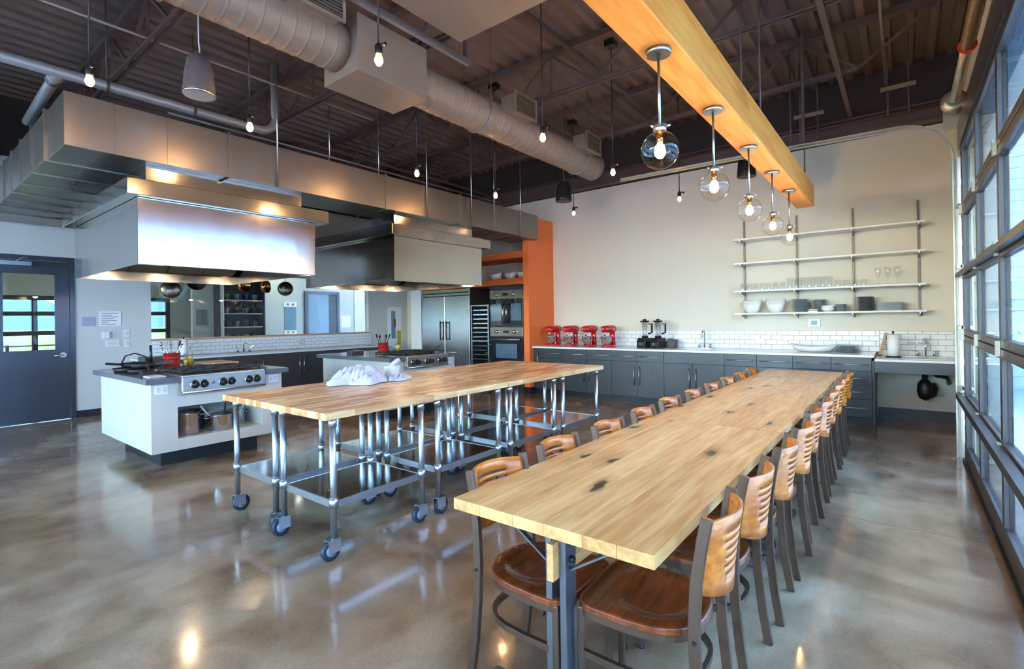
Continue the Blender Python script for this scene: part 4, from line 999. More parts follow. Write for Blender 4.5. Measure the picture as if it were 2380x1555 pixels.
plate_stack(-1.03, 8.385, ZS[0], 2, .05, 'porcelain', 'small white square dish, @ of two on the lowest wall shelf', 'small square dishes', .022, True, 'square_dish')
plate_stack(-.85, 8.39, ZS[0], 3, .085, 'porcelain', 'small white bowl, @ of the low stack on the wall shelf', 'small white bowls', .02, False, 'small_bowl', True)
plate_stack(-.70, 8.45, ZS[0], 8, .08, 'bluegrey_plate', 'grey saucer, @ of the short stack on the shelf', 'saucers in the short stack', .0128)
plate_stack(-.42, 8.45, ZS[0], 13, .108, 'dark_plate', 'dark grey plate, @ of the tall stack on the shelf', 'plates in the tall dark stack', .0152)
plate_stack(-.15, 8.45, ZS[0], 8, .125, 'dark_plate', 'dark grey rectangular tray, @ of its stack on the shelf', 'rectangular trays on the shelf', .0145, True, 'serving_tray')

# ---------------------------------------------------------------- counter-top appliances and crockery
def mixer():
    t = thing('stand_mixer', 'mixer', 'stand mixer', (0, 0, 0), 0, 'red stand mixers in a row')
    # local: faces -Y
    mb = MB(); sec_ = []
    for z, sx, y0, y1 in ((0, .105, -.16, .13), (.02, .105, -.16, .13), (.035, .09, -.145, .12)):
        sec_.append([(sx*cos(a), (y0+y1)/2+(y1-y0)/2*sin(a), z) for a in [2*pi*k/24 for k in range(24)]])
    vs = sum(sec_, []); n = 24
    mb.add(vs, [(j*n+i, j*n+(i+1) % n, (j+1)*n+(i+1) % n, (j+1)*n+i) for j in range(2) for i in range(n)]+[tuple(reversed(range(n))), tuple(range(2*n, 3*n))], True)
    part('base', mb, 'red_enamel', t, local=True)
    part('column', MB().sweep([(0, .09, .03), (0, .085, .12), (0, .08, .2), (0, .085, .27)], [(.055*cos(a), .045*sin(a)) for a in [2*pi*k/16 for k in range(16)]], upv=(0, 1, 0)), 'red_enamel', t, local=True)
    pr = [(.0005, -.19), (.03, -.188), (.05, -.175), (.058, -.14), (.064, -.05), (.068, .05), (.062, .12), (.04, .15), (.0005, .155)]
    h = part('motor_head', MB().lathe(pr, (0, 0, .325), 20, 'y'), 'red_enamel', t, local=True)
    part('trim_band', MB().lathe([(.0595, -.13), (.0655, -.0495), (.0695, .05), (.0635, .12)], (0, 0, .3245), 20, 'y'), 'red_enamel', h, local=True)
    part('hub_cap', MB().cyl((0, -.188, .325), (0, -.2, .325), .026), 'chrome', h, local=True)
    part('side_band', MB().box(-.069, .069, -.12, .1, .322, .330), 'chrome', h, local=True)
    part('beater_shaft', MB().cyl((0, -.11, .27), (0, -.11, .2), .014, n=10), 'chrome', h, local=True)
    part('bowl', MB().lathe([(.0005, .04), (.055, .04), (.06, .05), (.085, .09), (.102, .15), (.106, .19), (.109, .192), (.103, .19), (.08, .09), (.0005, .05)], (0, -.07, 0), 24), 'chrome', t, local=True)
    part('bowl_handle', MB().tube([(-.10, -.09, .17), (-.145, -.12, .165), (-.148, -.125, .11), (-.09, -.1, .10)], .006, 8), 'chrome', t, local=True)
    part('bowl_arm', MB().box(-.112, .112, .03, .05, .14, .165), 'red_enamel', t, local=True)
    part('speed_lever', MB().cyl((.06, .03, .31), (.085, .03, .31), .006, n=8).cyl((.085, .03, .31), (.095, .03, .31), .011, n=8), 'chrome', t, local=True)
    return t
mx0 = mixer()
for k, x in enumerate((-5.42, -5.02, -4.62, -4.23)):
    lab = ('red stand mixer nearest the orange wall fin', 'second red stand mixer from the orange fin', 'third red stand mixer from the orange fin', 'red stand mixer at the right end of the row')[k]
    if k == 0: mx0.location = (x, 8.27, .918); mx0['label'] = lab; mx0.rotation_euler = (0, 0, -.5)
    else: dup(mx0, (x, 8.27, .918), -.5+.06*k, lab)
def blender_(x, label):
    t = thing('blender', label, 'blender', (x, 8.3, .918), -.35, 'black countertop blenders')
    part('base', MB().prism([(-.1, 0), (.1, 0), (.1, .11), (.07, .17), (-.07, .17), (-.1, .11)], 'y', -.1, .1), 'black', t, .008, local=True)
    part('control_panel', MB().box(-.075, .075, -.106, -.1, .03, .1), 'dark_panel', t, local=True)
    part('dial', MB().cyl((0, -.106, .065), (0, -.122, .065), .02), 'brushed', t, local=True)
    part('jar_collar', MB().lathe([(.05, .17), (.055, .2), (.045, .21)], (0, 0, 0), 16), 'black', t, local=True)
    part('jar', MB().lathe([(.045, .205), (.05, .22), (.075, .44), (.072, .44), (.047, .225), (.0005, .215)], (0, 0, 0), 4), 'tumbler', t, local=True)
    part('lid', MB().box(-.055, .055, -.055, .055, .44, .47).cyl((0, 0, .47), (0, 0, .50), .03), 'black', t, .006, local=True)
    part('jar_handle', MB().rect([(.045, .045, .41), (.085, .085, .41), (.085, .085, .26), (.04, .04, .24)], .025, .016, (0, 1, 0)), 'black', t, local=True)
blender_(-3.56, 'black countertop blender on the left of the pair'); blender_(-3.32, 'black countertop blender on the right of the pair')
solo('small_box', MB().box(-3.20, -3.06, 8.38, 8.52, .918, 1.06), 'black', 'small dark box beside the right blender', 'box', bev=.01)
swoop_bowl('serving_bowl', .27, .085, (-1.02, 8.32, .918), 'large white boat shaped serving bowl on the back counter', None, lift=.45)
plate_stack(-.62, 8.36, .918, 9, .14, 'bluegrey_plate', 'grey dinner plate, @ of the stack on the white counter', 'plates stacked on the counter', .0108)
def towel_holder(x, y, z, label):
    t = thing('paper_towel_holder', label, 'paper towel', (x, y, z))
    part('base', MB().lathe([(.0005, 0), (.085, 0), (.085, .012), (.0005, .014)], (x, y, z), 24), 'black', t); part('roll', MB().lathe([(.02, .016), (.065, .016), (.065, .296), (.02, .296)], (x, y, z), 24), 'paper', t)
    part('post', MB().cyl((x, y, z), (x, y, z+.32), .007, n=8).lathe([(.0005, .345), (.014, .335), (.014, .322), (.007, .315)], (x, y, z), 10), 'black', t)
towel_holder(-.115, 8.28, .873, 'paper towel roll on a black stand beside the lowered sink')
solo('knife_board', MB().bar((-.27, 8.45, .875), (-.20, 8.60, 1.17), .03, .09, (0, 1, 0)), 'board', 'slim wooden board leaning against the tiles by the towel roll', 'board')

# ---------------------------------------------------------------- orange fin, ovens, fridge, rack
struct('wall_fin', MB().box(-5.80, -5.67, 7.78, 8.649, .13, 3.42), 'orange'); struct('trim_3', MB().box(-5.795, -5.675, 7.79, 8.649, 0, .13), 'toe')
ov = thing('double_oven', 'built in double wall oven beside the orange fin', 'oven', (-6.34, 8.25, 0))
ox0, ox1, of = -6.77, -5.905, 7.90
part('body', MB().box(ox0, ox1, of+.03, 8.64, .0, 2.13), 'dark_panel', ov)
part('top_panel', MB().box(ox0, ox1, of+.005, of+.03, 2.045, 2.13), 'dark_panel', ov)
part('kick_panel', MB().box(ox0, ox1, of+.005, of+.03, .0, .40), 'dark_panel', ov)
for z0, z1 in ((1.86, 2.04), (1.105, 1.285)):
    cp = part('control_panel', MB().box(ox0+.01, ox1-.01, of, of+.03, z0, z1), 'oven_panel', ov, .003)
    for fx_ in (.22, .75): part('knob', MB().lathe([(.04, 0), (.04, -.012), (.03, -.02), (.028, -.045), (.0005, -.047)], (ox0+(ox1-ox0)*fx_, of, (z0+z1)/2), 18, 'y'), 'chrome', cp)
    part('display', MB().box(ox0+.36, ox0+.50, of-.003, of, (z0+z1)/2-.025, (z0+z1)/2+.025), 'black', cp)
for a, b, wa, wb_ in ((ox0+.01, (ox0+ox1)/2-.002, .04, .30), ((ox0+ox1)/2+.002, ox1-.01, .13, .39)):
    d = part('french_door', MB().box(a, b, of, of+.03, 1.32, 1.85), 'oven_glass', ov, .003)
    part('window', MB().box(a+wa, a+wb_, of-.003, of, 1.42, 1.76), 'oven_window', d)
    hx = (b-.045) if wa < .1 else (a+.045)
    part('handle', MB().cyl((hx, of-.05, 1.36), (hx, of-.05, 1.81), .013, n=10).cyl((hx, of-.05, 1.39), (hx, of, 1.39), .01, n=8).cyl((hx, of-.05, 1.78), (hx, of, 1.78), .01, n=8), 'brushed', d)
d = part('drop_door', MB().box(ox0+.01, ox1-.01, of, of+.03, .42, 1.09), 'oven_glass', ov, .003)
part('window', MB().box(ox0+.16, ox1-.16, of-.003, of, .66, .95), 'oven_window', d)
part('handle', MB().cyl((ox0+.06, of-.05, 1.04), (ox1-.06, of-.05, 1.04), .012, n=10).cyl((ox0+.1, of-.05, 1.04), (ox0+.1, of, 1.04), .009, n=8).cyl((ox1-.1, of-.05, 1.04), (ox1-.1, of, 1.04), .009, n=8), 'brushed', d)
for z0, z1, l in ((2.14, 2.265, 'orange thick shelf above the ovens'), (2.67, 2.80, 'orange upper shelf under the stainless duct')):
    solo('niche_shelf', MB().box(-8.86, -5.802, 7.93, 8.64, z0, z1), 'orange', l, 'shelf', 'orange niche shelves', bev=.003)
for k, x in enumerate((-6.74, -6.36, -6.02)):
    swoop_bowl('swoop_bowl', .135, .13, (x, 8.1, 2.267), f'white swoop rim bowl on the orange shelf, {ORD[k]} from the left', 'swoop rim bowls on the orange shelf', lift=.3)
fr_ = thing('fridge', 'wide stainless two door fridge with top grille', 'fridge', (-8.09, 8.25, 0))
part('body', MB().box(-8.85, -7.335, 7.94, 8.64, .0, 2.13), 'dark_panel', fr_)
part('top_grille', MB().box(-8.85, -7.335, 7.91, 7.94, 1.99, 2.13), 'stainless', fr_, .004); part('grille_bar', MB().box(-8.80, -7.38, 7.885, 7.91, 2.035, 2.06), 'dark_panel', fr_)
for a, b, s in ((-8.845, -8.095, 1), (-8.085, -7.34, -1)):
    d = part('door', MB().box(a, b, 7.90, 7.94, .16, 1.975), 'stainless', fr_, .006)
    hx = b-.09 if s > 0 else a+.09
    part('handle', MB().cyl((hx, 7.85, 1.0), (hx, 7.85, 1.42), .016, n=10).cyl((hx, 7.85, 1.03), (hx, 7.90, 1.03), .012, n=8).cyl((hx, 7.85, 1.39), (hx, 7.90, 1.39), .012, n=8), 'dark_panel', d)
part('kick_plate', MB().box(-8.85, -7.335, 7.93, 7.94, 0, .15), 'toe', fr_)
solo('filler_panel', MB().box(-9.22, -8.862, 7.89, 8.64, 0, 2.9), 'white', 'tall white filler panel left of the fridge', 'panel')
solo('back_panel', MB().box(-7.33, -6.775, 8.60, 8.645, 0, 2.13), 'cabinet', 'tall grey panel at the back of the alcove behind the pan rack', 'panel', bev=.003)
rk = thing('bun_rack', 'tall aluminium sheet pan rack between fridge and ovens', 'rack', (-7.05, 8.18, 0))
rx0, rx1, ry0, ry1 = -7.29, -6.81, 7.91, 8.45
for x in (rx0, rx1):
    for y in (ry0, ry1): part('post', MB().box(x-.013, x+.013, y-.013, y+.013, .12, 1.76), 'galv', rk); part('caster', MB().lathe([(.05, -.015), (.055, 0), (.05, .015)], (x, y, .055), 14, 'x').box(x-.02, x+.02, y-.012, y+.012, .1, .125), 'rubber', rk)
for z in (.14, 1.745):
    for y in (ry0, ry1): part('cross_bar', MB().box(rx0, rx1, y-.012, y+.012, z-.012, z+.012), 'galv', rk)
    for x in (rx0, rx1): part('cross_bar', MB().box(x-.012, x+.012, ry0, ry1, z-.012, z+.012), 'galv', rk)
for y in (ry0,): part('cross_bar', MB().box(rx0, rx1, y-.01, y+.01, .99, 1.01), 'galv', rk)
for k in range(16):
    z = .22+k*.094
    for x in (rx0+.018, rx1-.018): part('pan_rail', MB().box(x-.012, x+.012, ry0, ry1, z, z+.004), 'galv', rk)
    if k % 1 == 0:
        mb = MB().box(rx0+.032, rx1-.032, ry0+.02, ry1-.02, z+.005, z+.008)
        for a in ((rx0+.032, rx0+.035, ry0+.02, ry1-.02), (rx1-.035, rx1-.032, ry0+.02, ry1-.02), (rx0+.035, rx1-.035, ry0+.02, ry0+.023), (rx0+.035, rx1-.035, ry1-.023, ry1-.02)): mb.box(*a, z+.008, z+.03)
        o = solo('sheet_pan', mb, 'shelf_steel', f"aluminium sheet pan in the tall rack, {'bottom slot' if k == 0 else 'top slot' if k == 15 else (ORD[k] if k < 14 else 'fifteenth')+' slot from the bottom' if k else ''}", 'sheet pan', 'sheet pans in the rack')
# ---------------------------------------------------------------- left wall counter
lc = [(2.70, 3.42), (3.42, 4.10), (4.10, 4.95), (4.95, 5.75), (5.75, 6.55), (6.55, 7.30)]
LF = -9.62
for k, (a, b) in enumerate(lc):
    t = thing('wall_cabinet_base', f'dark grey base cabinet under the interior window, {ORD[k]} from the left', 'cabinet', (-9.93, (a+b)/2, 0), 0, 'grey base cabinets under the interior window')
    part('body', MB().box(XL+.012, LF-.021, a+.001, b-.001, .105, .848), 'cabinet', t); part('toe_kick', MB().box(LF-.09, LF-.075, a+.001, b-.001, 0, .105), 'toe', t)
    mid = (a+b)/2
    for s, (p, q) in enumerate(((a+.002, mid-.0015), (mid+.0015, b-.002))):
        d = part('door', MB().box(LF-.02, LF, p, q, .11, .842), 'cabinet', t, .002)
        y = q-.045 if s == 0 else p+.045
        part('handle', MB().cyl((LF+.032, y, .42), (LF+.032, y, .78), .0065, n=8).cyl((LF+.032, y, .45), (LF, y, .45), .005, n=6).cyl((LF+.032, y, .75), (LF, y, .75), .005, n=6), 'brushed', d)
solo('wall_worktop', MB().box(XL+.012, -9.585, 2.66, 7.34, .85, .882), 'quartz', 'white stone worktop under the interior window', 'worktop', bev=.003)
def bridge_tap(x, y, z, label):
    t = thing('tap', label, 'tap', (x, y, z))
    part('base_plate', MB().box(x-.03, x+.03, y-.14, y+.14, z, z+.014), 'chrome', t)
    part('spout', MB().tube([(x, y, z+.014), (x, y, z+.14), (x+.03, y, z+.18), (x+.10, y, z+.18), (x+.13, y, z+.13)], .013, 8), 'chrome', t)
    for s in (-1, 1): part('valve', MB().lathe([(.024, .014), (.016, .06), (.02, .08)], (x, y+s*.11, z), 12), 'chrome', t); part('lever', MB().bar((x, y+s*.11, z+.08), (x+.05, y+s*.17, z+.13), .012, .01), 'chrome', t)
bridge_tap(-10.05, 4.42, .882, 'chrome bridge tap under the interior window')
towel_holder(-10.0, 3.38, .883, 'paper towel roll on the counter under the interior window')
for y, l in ((5.72, 'left'), (6.72, 'right')):
    t = thing('wall_outlet', f'steel outlet in the tiles under the interior window, {l} one', 'outlet', (XL+.012, y, 1.03), 0, 'steel outlets under the interior window')
    part('plate', MB().box(XL+.0125, XL+.018, y-.06, y+.06, .99, 1.065), 'brushed', t, .002)
    for s in (-1, 1): part('socket', MB().box(XL+.018, XL+.021, y+s*.028-.018, y+s*.028+.018, 1.005, 1.05), 'white', t)
# pans on a hanging rail in front of the interior window
rail = thing('pan_rail', 'steel rail holding hanging pans above the window counter', 'rail', (-9.8, 4.1, 2.42))
part('bar', MB().cyl((-9.8, 2.85, 2.44), (-9.8, 5.5, 2.44), .012, n=10), 'brushed', rail)
for y in (2.95, 4.15, 5.4): part('wall_arm', MB().cyl((-9.8, y, 2.44), (XL+.0, y, 2.44), .01, n=8), 'brushed', rail); part('wall_rose', MB().cyl((XL+.001, y, 2.44), (XL+.012, y, 2.44), .03), 'brushed', rail)
def pan(y, z, r, mt, label, ang=0):
    t = thing('hanging_pan', label, 'pan', (-9.8, y, z), ang, 'pans hanging by the interior window')
    part('bowl', MB().lathe([(.0005, -.05), (r*.8, -.05), (r*.95, -.035), (r, .04), (r-.004, .04), (r*.93, -.03), (.0005, -.042)], (0, 0, 0), 26, 'x'), mt, t, local=True)
    part('handle', MB().rect([(.035, 0, r-.005), (.05, 0, r+.04), (.04, 0, 2.44-z-.03)], .022, .008, (0, 1, 0)), 'brushed', t, local=True)
    part('hook', MB().tube([(.04, 0, 2.44-z-.04), (.03, 0, 2.44-z-.01), (.0, 0, 2.44-z+.016), (-.02, 0, 2.44-z)], .004, 6), 'brushed', t, local=True)
pan(3.13, 2.04, .155, 'pan_steel', 'large steel pan at the left end of the pan rail', pi-.3)
pan(3.52, 2.20, .16, 'black_iron', 'dark pan mostly hidden by the hood, second on the pan rail')
pan(4.33, 2.16, .12, 'copper_pan', 'copper coloured pan in the middle of the pan rail', .4)
pan(4.74, 2.15, .12, 'copper_pan', 'copper coloured pan right of the middle of the pan rail', .6)
pan(5.14, 2.13, .145, 'pan_steel', 'steel pan at the right end of the pan rail', pi-.3)
# notices and switches on the left wall
def wall_item(name, y0, y1, z0, z1, mt, label, cat, d=.012): return solo(name, MB().box(XL+.0005, XL+d, y0, y1, z0, z1), mt, label, cat, bev=.002)
wall_item('wall_plaque', 2.045, 2.2, 1.44, 1.59, 'poster_grey', 'plain grey plaque on the wall beside the door', 'plaque')
po = thing('notice_sheet', 'white notice sheet with printed lines on the left wall', 'notice', (XL+.01, 2.41, 1.44))
part('sheet', MB().box(XL+.0005, XL+.008, 2.27, 2.55, 1.435, 1.675), 'paper', po)
mb = MB()
for k in range(7):
    z = 1.645-k*.03; mb.box(XL+.008, XL+.009, 2.29, 2.29+.24*(.95, .55, .9, .7, .85, .4, .8)[k], z-.005, z+.003)
part('print', mb, 'ink', po)['kind'] = 'stuff'
wall_item('card_reader', 2.305, 2.39, 1.235, 1.345, 'white', 'small white box below the notice sheet', 'wall box', .03)
ts = thing('switch_plate', 'wide white switch plate low on the left wall', 'switch', (XL+.01, 2.44, 1.1))
part('plate', MB().box(XL+.0005, XL+.008, 2.345, 2.54, 1.10, 1.195), 'white', ts)
for k in range(4): part('rocker', MB().box(XL+.008, XL+.013, 2.365+k*.044, 2.39+k*.044, 1.12, 1.175), 'wall_grey', ts)
for z, l in ((1.31, 'upper'), (1.14, 'lower')):
    t = thing('wall_outlet', f'{l} single white outlet on the wall left of the interior window', 'outlet', (XL+.01, 2.63, z), 0, 'single outlets on the left wall')
    part('plate', MB().box(XL+.0005, XL+.008, 2.595, 2.665, z-.057, z+.057), 'white', t); part('socket', MB().box(XL+.008, XL+.011, 2.612, 2.648, z-.035, z+.035), 'wall_grey', t)
ps = thing('chart_poster', 'tall colourful chart poster right of the interior window', 'poster', (XL+.01, 8.3, .7))
part('sheet', MB().box(XL+.0005, XL+.006, 8.02, 8.45, .65, 1.80), 'paper', ps)
part('blue_panel', MB().box(XL+.006, XL+.008, 8.12, 8.25, 1.0, 1.70), 'screen', ps); part('red_panel', MB().box(XL+.006, XL+.0085, 8.20, 8.26, 1.30, 1.50), 'red_crock', ps); part('green_panel', MB().box(XL+.006, XL+.008, 8.30, 8.42, .75, 1.2), 'oil', ps)

# ---------------------------------------------------------------- cooking islands
def grate(cx, cy, z, w, d):
    mb = MB()
    for x in (cx-w/2, cx+w/2): mb.bar((x, cy-d/2, z+.03), (x, cy+d/2, z+.03), .012, .014)
    for y in (cy-d/2, cy, cy+d/2): mb.bar((cx-w/2, y, z+.031), (cx+w/2, y, z+.031), .012, .014)
    for k in range(8):
        a = 2*pi*k/8; mb.bar((cx+.04*cos(a), cy+.04*sin(a), z+.034), (cx+.12*cos(a), cy+.12*sin(a), z+.034), .009, .012)
    for x in (cx-w/2, cx+w/2):
        for y in (cy-d/2, cy+d/2): mb.bar((x, y, z), (x, y, z+.03), .012, .012)
    return mb
def island(y0, label, right):
    yc = y0+.65; X0, X1 = -7.42, -5.72; B0, B1 = y0, y0+1.285
    t = thing('cooking_island', label, 'kitchen island', (-6.57, yc, 0), 0, 'cooking islands with range tops')
    part('plinth', MB().box(X0+.25, -6.0, B0+.16, B1-.16, 0, .19), 'toe', t)
    nz0, nz1, n0, n1 = .305, .62, B0+.225, B1-.225
    body = wall('body', 'x', X1-.02, X1, B0, B1, .19, .87, [(n0, n1, nz0, nz1)], 'island_panel', t)
    for y in (B0, B1-.02): part('side_panel', MB().box(X0, X1-.02, y, y+.02, .19, .87), 'island_panel', t)
    part('back_panel', MB().box(X0, X0+.02, B0+.02, B1-.02, .19, .87), 'island_panel', t)
    part('bottom_panel', MB().box(X0+.02, X1-.02, B0+.02, B1-.02, .19, .21), 'island_panel', t)
    part('niche_shelf', MB().box(X1-.52, X1-.02, n0-.0, n1+.0, nz0-.03, nz0), 'island_panel', t); part('niche_top', MB().box(X1-.52, X1-.02, n0, n1, nz1, nz1+.02), 'island_panel', t)
    part('niche_back', MB().box(X1-.54, X1-.52, n0, n1, nz0, nz1), 'island_panel', t)
    for y in (n0-.02, n1): part('niche_side', MB().box(X1-.52, X1-.02, y, y+.02, nz0, nz1), 'island_panel', t)
    c0, c1 = B0+.235, B1-.225     # range top
    sl = MB().box(-7.52, -5.66, B0-.055, c0, .872, .925).box(-7.52, -5.66, c1, B1+.055, .872, .925).box(-7.52, -6.45, c0, c1, .872, .925)
    part('stone_top', sl, 'slab_dark', t)
    rg = part('range_top', MB().box(-6.448, -5.66, c0+.002, c1-.002, .78, .935), 'stainless', t, .004)
    part('control_panel', MB().box(-5.66, -5.63, c0+.002, c1-.002, .755, .925), 'stainless', rg, .006)
    part('bull_nose', MB().cyl((-5.645, c0+.002, .765), (-5.645, c1-.002, .765), .018), 'stainless', rg)
    L_ = c1-c0
    for k, fy in enumerate((.14, .24, .46, .56, .78, .88)):
        y = c0+L_*fy; kn = part('knob', MB().lathe([(.037, 0), (.037, .008), (.028, .014), (.026, .045), (.0005, .047)], (-5.63, y, .84), 18, 'x'), 'black_steel', rg); part('bezel', MB().lathe([(.042, 0), (.044, .004), (.037, .0075)], (-5.63, y, .84), 18, 'x'), 'chrome', kn)
        part('pointer', MB().box(-5.606, -5.582, y-.005, y+.005, .815, .865), 'black', kn)
    star = [( .022*cos(pi/2+pi*k/5)*(1 if k % 2 == 0 else .42), .022*sin(pi/2+pi*k/5)*(1 if k % 2 == 0 else .42)) for k in range(10)]
    part('star_emblem', MB().prism([(c0+L_*.35+p[0], .842+p[1]) for p in star], 'x', -5.63, -5.627), 'ink', rg)
    part('burner_deck', MB().box(-6.42, -5.70, c0+.03, c1-.03, .935, .938), 'black', rg)
    for i in range(2):
        for j in range(3): part('grate', grate(-5.88-i*.345, c0+.155+j*(L_-.31)/2, .938, .33, (L_-.08)/3), 'black_iron', rg); part('burner', MB().lathe([(.045, .938), (.045, .952), (.025, .958), (.0005, .958)], (-5.88-i*.345, c0+.155+j*(L_-.31)/2, 0), 16), 'black_iron', rg)
    for y in (B0+.085, B1-.10):
        op_ = part('outlet', MB().box(X1, X1+.007, y-.055, y+.055, .765, .855), 'white', t, .002)
        for s in (-1, 1): part('socket', MB().box(X1+.007, X1+.01, y+s*.026-.016, y+s*.026+.016, .785, .835), 'wall_grey', op_)
    return n0, n1, nz0
n0, n1, nz = island(1.65, 'cooking island under the left hood, with pots in its niche', False)
m0, m1, mz = island(4.50, 'cooking island under the far hood', True)
def pot(x, y, z, r, h, label, two=True, lid=False):
    t = thing('stock_pot', label, 'pot', (x, y, z), 0, 'steel pots in the island niche')
    part('body', MB().lathe([(.0005, 0), (r*.97, 0), (r, .008), (r, h), (r*1.04, h+.006), (r*1.02, h+.008), (r-.004, h), (r-.006, .01), (.0005, .008)], (x, y, z), 28), 'chrome', t)
    for s in (-1, 1): part('handle', MB().tube([(x+.03, y+s*r, z+h*.85), (x+.035, y+s*(r+.035), z+h*.88), (x-.035, y+s*(r+.035), z+h*.88), (x-.03, y+s*r, z+h*.85)], .006, 8), 'brushed', t)
    return t
pot(-5.92, n0+.16, nz+.001, .105, .21, 'tall steel stock pot at the left of the island niche'); pot(-6.11, n0+.27, nz+.001, .11, .20, 'steel stock pot behind the tall one in the island niche')
pot(-5.90, n0+.46, nz+.001, .12, .15, 'wide steel pot in the middle of the island niche'); pot(-6.05, n0+.665, nz+.001, .115, .14, 'steel pot at the right of the island niche')
for k, (y, dy, l) in enumerate(((n0+.40, -.12, 'left'), (n0+.52, .02, 'middle'), (n0+.66, .10, 'right'))):
    solo('ladle', MB().bar((-5.93, y, nz+.1), (-5.95, y+dy, nz+.27), .014, .008, (1, 0, 0)).lathe([(.0005, -.02), (.03, -.01), (.035, .01)], (-5.93, y, nz+.09), 10), 'black' if k == 1 else 'brushed', f'long ladle sticking out of the niche pots, {l} one', 'ladle', 'ladles in the niche pots')
# things on the left island
ZI = .926
def crock(x, y, z, r, h, label, n, lab2, mts):
    t = thing('utensil_crock', label, 'crock', (x, y, z))
    part('body', MB().lathe([(.0005, 0), (r*.92, 0), (r*.94, .01), (r, h), (r*1.03, h+.004), (r-.006, h), (r*.86, .02), (.0005, .015)], (x, y, z), 24), 'red_crock', t)
    for zz in (.3, .68): part('band', MB().lathe([(r*1.0, h*zz), (r*1.03, h*zz+.006), (r*1.0, h*zz+.012)], (x, y, z), 24), 'red_enamel', t)
    for k in range(n):
        a = 2*pi*k/n+.4; tx, ty = x+cos(a)*r*1.25, y+sin(a)*r*1.25
        mb = MB().cyl((x+cos(a)*r*.3, y+sin(a)*r*.3, z+.03), (tx, ty, z+h+.09), .005, n=6)
        if k % 2: mb.lathe([(.0005, -.03), (.018, -.012), (.018, .012), (.0005, .03)], (tx, ty, z+h+.11), 10)
        else: mb.bar((tx, ty, z+h+.08), (tx+cos(a)*.02, ty+sin(a)*.02, z+h+.15), .035, .005)
        solo('utensil', mb, mts[k % len(mts)], lab2.replace('@', ORD[k]), 'utensil', lab2.split(',')[0]+' group', base=(x, y, z+.03))
crock(-6.72, 2.15, ZI+.011, .085, .175, 'red enamel utensil crock on the left island', 5, 'steel utensil standing in the left red crock, @ clockwise', ['brushed', 'chrome'])
crock(-6.78, 5.20, ZI, .085, .16, 'red enamel utensil crock on the far island', 4, 'dark utensil standing in the far red crock, @ clockwise', ['black_steel', 'black'])
def bottle(x, y, z, h, r, label, mt='oil'):
    t = thing('oil_bottle', label, 'bottle', (x, y, z))
    part('oil', MB().lathe([(.0005, .004), (r-.006, .004), (r-.006, h*.6), (.0005, h*.6)], (x, y, z), 16), mt, t)
    part('glass', MB().lathe([(.0005, 0), (r, 0), (r, h*.62), (r*.4, h*.8), (r*.35, h*.95), (r*.42, h)], (x, y, z), 16), 'tumbler', t)
    part('stopper', MB().lathe([(r*.3, h*.9), (r*.5, h*1.0), (r*.5, h*1.06), (.0005, h*1.08)], (x, y, z), 12), 'bluegrey_plate', t)
bottle(-6.78, 2.35, ZI+.011, .23, .042, 'yellow oil bottle beside the left red crock'); bottle(-6.70, 2.28, ZI+.011, .15, .03, 'short yellow oil bottle in front of the taller one')
bottle(-6.72, 5.45, ZI, .20, .045, 'yellow oil bottle beside the far red crock')
solo('cutting_board', MB().box(-7.40, -6.85, 2.62, 2.95, ZI, ZI+.025), 'board', 'pale cutting board on the rear right of the left island', 'cutting board', bev=.004)
solo('steel_tray', MB().box(-7.1, -6.55, 1.99, 2.55, ZI, ZI+.010), 'stainless', 'steel tray under the red crock and oil bottles', 'tray')
def skillet(x, y, z, r, a, label, mt='black_iron'):
    t = thing('iron_skillet', label, 'skillet', (x, y, z), a, 'black iron skillets on the left island')
    part('pan', MB().lathe([(.0005, 0), (r*.82, 0), (r, .045), (r-.006, .045), (r*.8, .007), (.0005, .006)], (0, 0, 0), 24), mt, t, local=True)
    part('handle', MB().rect([(r-.01, 0, .035), (r+.08, 0, .045), (r+.17, 0, .06)], .025, .012, (0, 1, 0)), mt, t, local=True)
skillet(-6.55, 1.80, ZI, .13, 2.2, 'black iron skillet at the front of the island pile'); skillet(-6.85, 1.76, ZI, .14, .6, 'black iron skillet at the rear of the island pile')
skillet(-6.62, 1.84, ZI+.05, .12, 1.0, 'black iron skillet stacked on the pile'); skillet(-6.86, 1.82, ZI+.05, .13, -1.2, 'top rear black skillet with its handle turned away')
solo('grill_press', MB().box(-6.40, -6.28, 1.74, 1.86, ZI, ZI+.03).tube([(-6.38, 1.8, ZI+.03), (-6.38, 1.8, ZI+.09), (-6.30, 1.8, ZI+.09), (-6.30, 1.8, ZI+.03)], .01, 8), 'black_iron', 'small black iron press at the corner of the skillet pile', 'press')
solo('knife_steel', MB().cyl((-6.70, 1.94, ZI+.09), (-6.71, 1.94, ZI+.29), .014, n=8), 'black', 'upright black sharpening rod behind the skillets', 'rod')
solo('wire_whisk', MB().tube([(-6.9, 1.72, ZI+.10), (-6.93, 1.76, ZI+.17), (-6.9, 1.84, ZI+.20), (-6.84, 1.92, ZI+.16), (-6.83, 1.96, ZI+.10)], .008, 6), 'black_steel', 'looped black wire handle above the skillets', 'whisk')
solo('side_towel', MB().box(-5.98, -5.78, 1.66, 1.80, ZI, ZI+.012), 'cloth', 'small folded white towel on the near corner of the left island', 'towel', bev=.004)
solo('metal_box', MB().box(-7.38, -7.13, 2.0, 2.25, ZI, ZI+.13), 'dark_panel', 'dark metal box behind the left red crock', 'box', bev=.006)
solo('block_heater', MB().box(-6.95, -6.8, 4.62, 4.84, ZI, ZI+.06), 'dark_panel', 'small dark block on the near end of the far island', 'box', bev=.005)
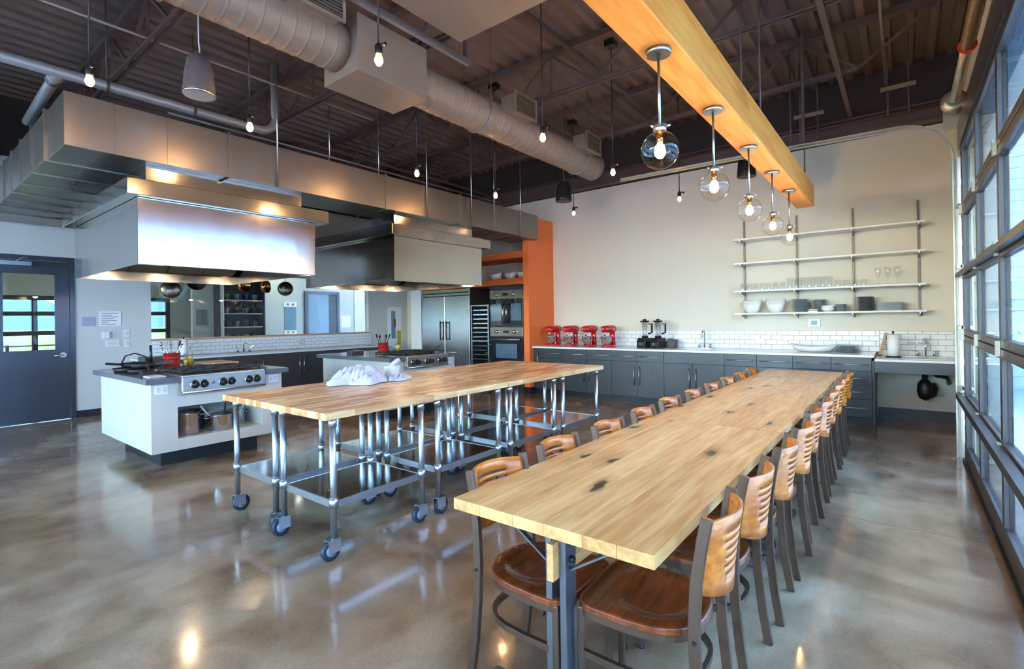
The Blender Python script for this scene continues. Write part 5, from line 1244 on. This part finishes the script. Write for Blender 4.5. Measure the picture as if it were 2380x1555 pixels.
solo('small_canister', MB().lathe([(.0005, 0), (.04, 0), (.04, .09), (.03, .1), (.0005, .1)], (-6.78, 5.34, ZI), 16), 'bluegrey_plate', 'small grey canister between crock and bottle on the far island', 'canister')
# range grates on the rear half of the far island too
# ---------------------------------------------------------------- cloths and tub on the work tables
def cloth_pile(cx, cy, z, label, w, d, h, seed, n=70):
    random.seed(seed); ph = [random.uniform(0, 6.28) for _ in range(12)]
    mb = MB(); vs = []; fs = []
    for j in range(n+1):
        for i in range(n+1):
            u, v = i/n*2-1, j/n*2-1; a = math.atan2(v, u); r = max(abs(u), abs(v)); R = 1+.16*sin(3*a+ph[0])+.10*sin(5*a+ph[1])+.07*sin(9*a+ph[2])
            x = u*R; y = v*R
            # map square to disc
            if r > 0: q = r/sqrt(u*u+v*v); x *= q; y *= q
            e = sqrt(x*x+y*y)/R
            f = abs(sin(5.1*x+3.2*y+ph[3]+1.4*sin(3*y+ph[4])))**.7*.4+abs(sin(3.3*x-6.4*y+ph[5]+1.2*sin(4*x+ph[6])))**.7*.35+abs(sin(11*x+7*y+ph[7]+1.5*sin(6*y+ph[8])))*.25
            zz = h*(max(0, 1-e**2.0))**.8*(.30+.95*f)+.004+(.02*f if e < .98 else 0)
            vs.append((cx+x*w, cy+y*d, z+max(.002, zz)))
    fs = [(j*(n+1)+i, j*(n+1)+i+1, (j+1)*(n+1)+i+1, (j+1)*(n+1)+i) for j in range(n) for i in range(n)]
    mb.add(vs, fs, True)
    o = solo('dish_towel', mb, 'cloth', label, 'towel', 'crumpled white towels on the work table', base=(cx, cy, z)); return o
cloth_pile(-3.80, 2.66, BZ+.001, 'crumpled white dish towels piled on the butcher block', .19, .27, .12, 3)
cloth_pile(-3.68, 2.98, BZ+.001, 'smaller crumpled white towel beside the white tub', .10, .13, .028, 9)
tb = thing('white_tub', 'white plastic tub with cloth on the butcher block', 'tub', (-3.86, 3.06, BZ))
part('body', MB().lathe([(.0005, 0), (.062, 0), (.066, .005), (.075, .115), (.078, .118), (.072, .115), (.06, .01), (.0005, .008)], (-3.86, 3.06, BZ+.001), 24), 'white', tb)
solo('tub_rag', MB().sweep([(-3.86, 3.05, BZ+.09), (-3.855, 3.07, BZ+.13), (-3.84, 3.095, BZ+.155), (-3.82, 3.12, BZ+.175)], [(.045*cos(a)*(1+.3*sin(3*a)), .022*sin(a)) for a in [2*pi*k/14 for k in range(14)]]), 'cloth', 'white rag sticking up out of the white tub', 'rag')
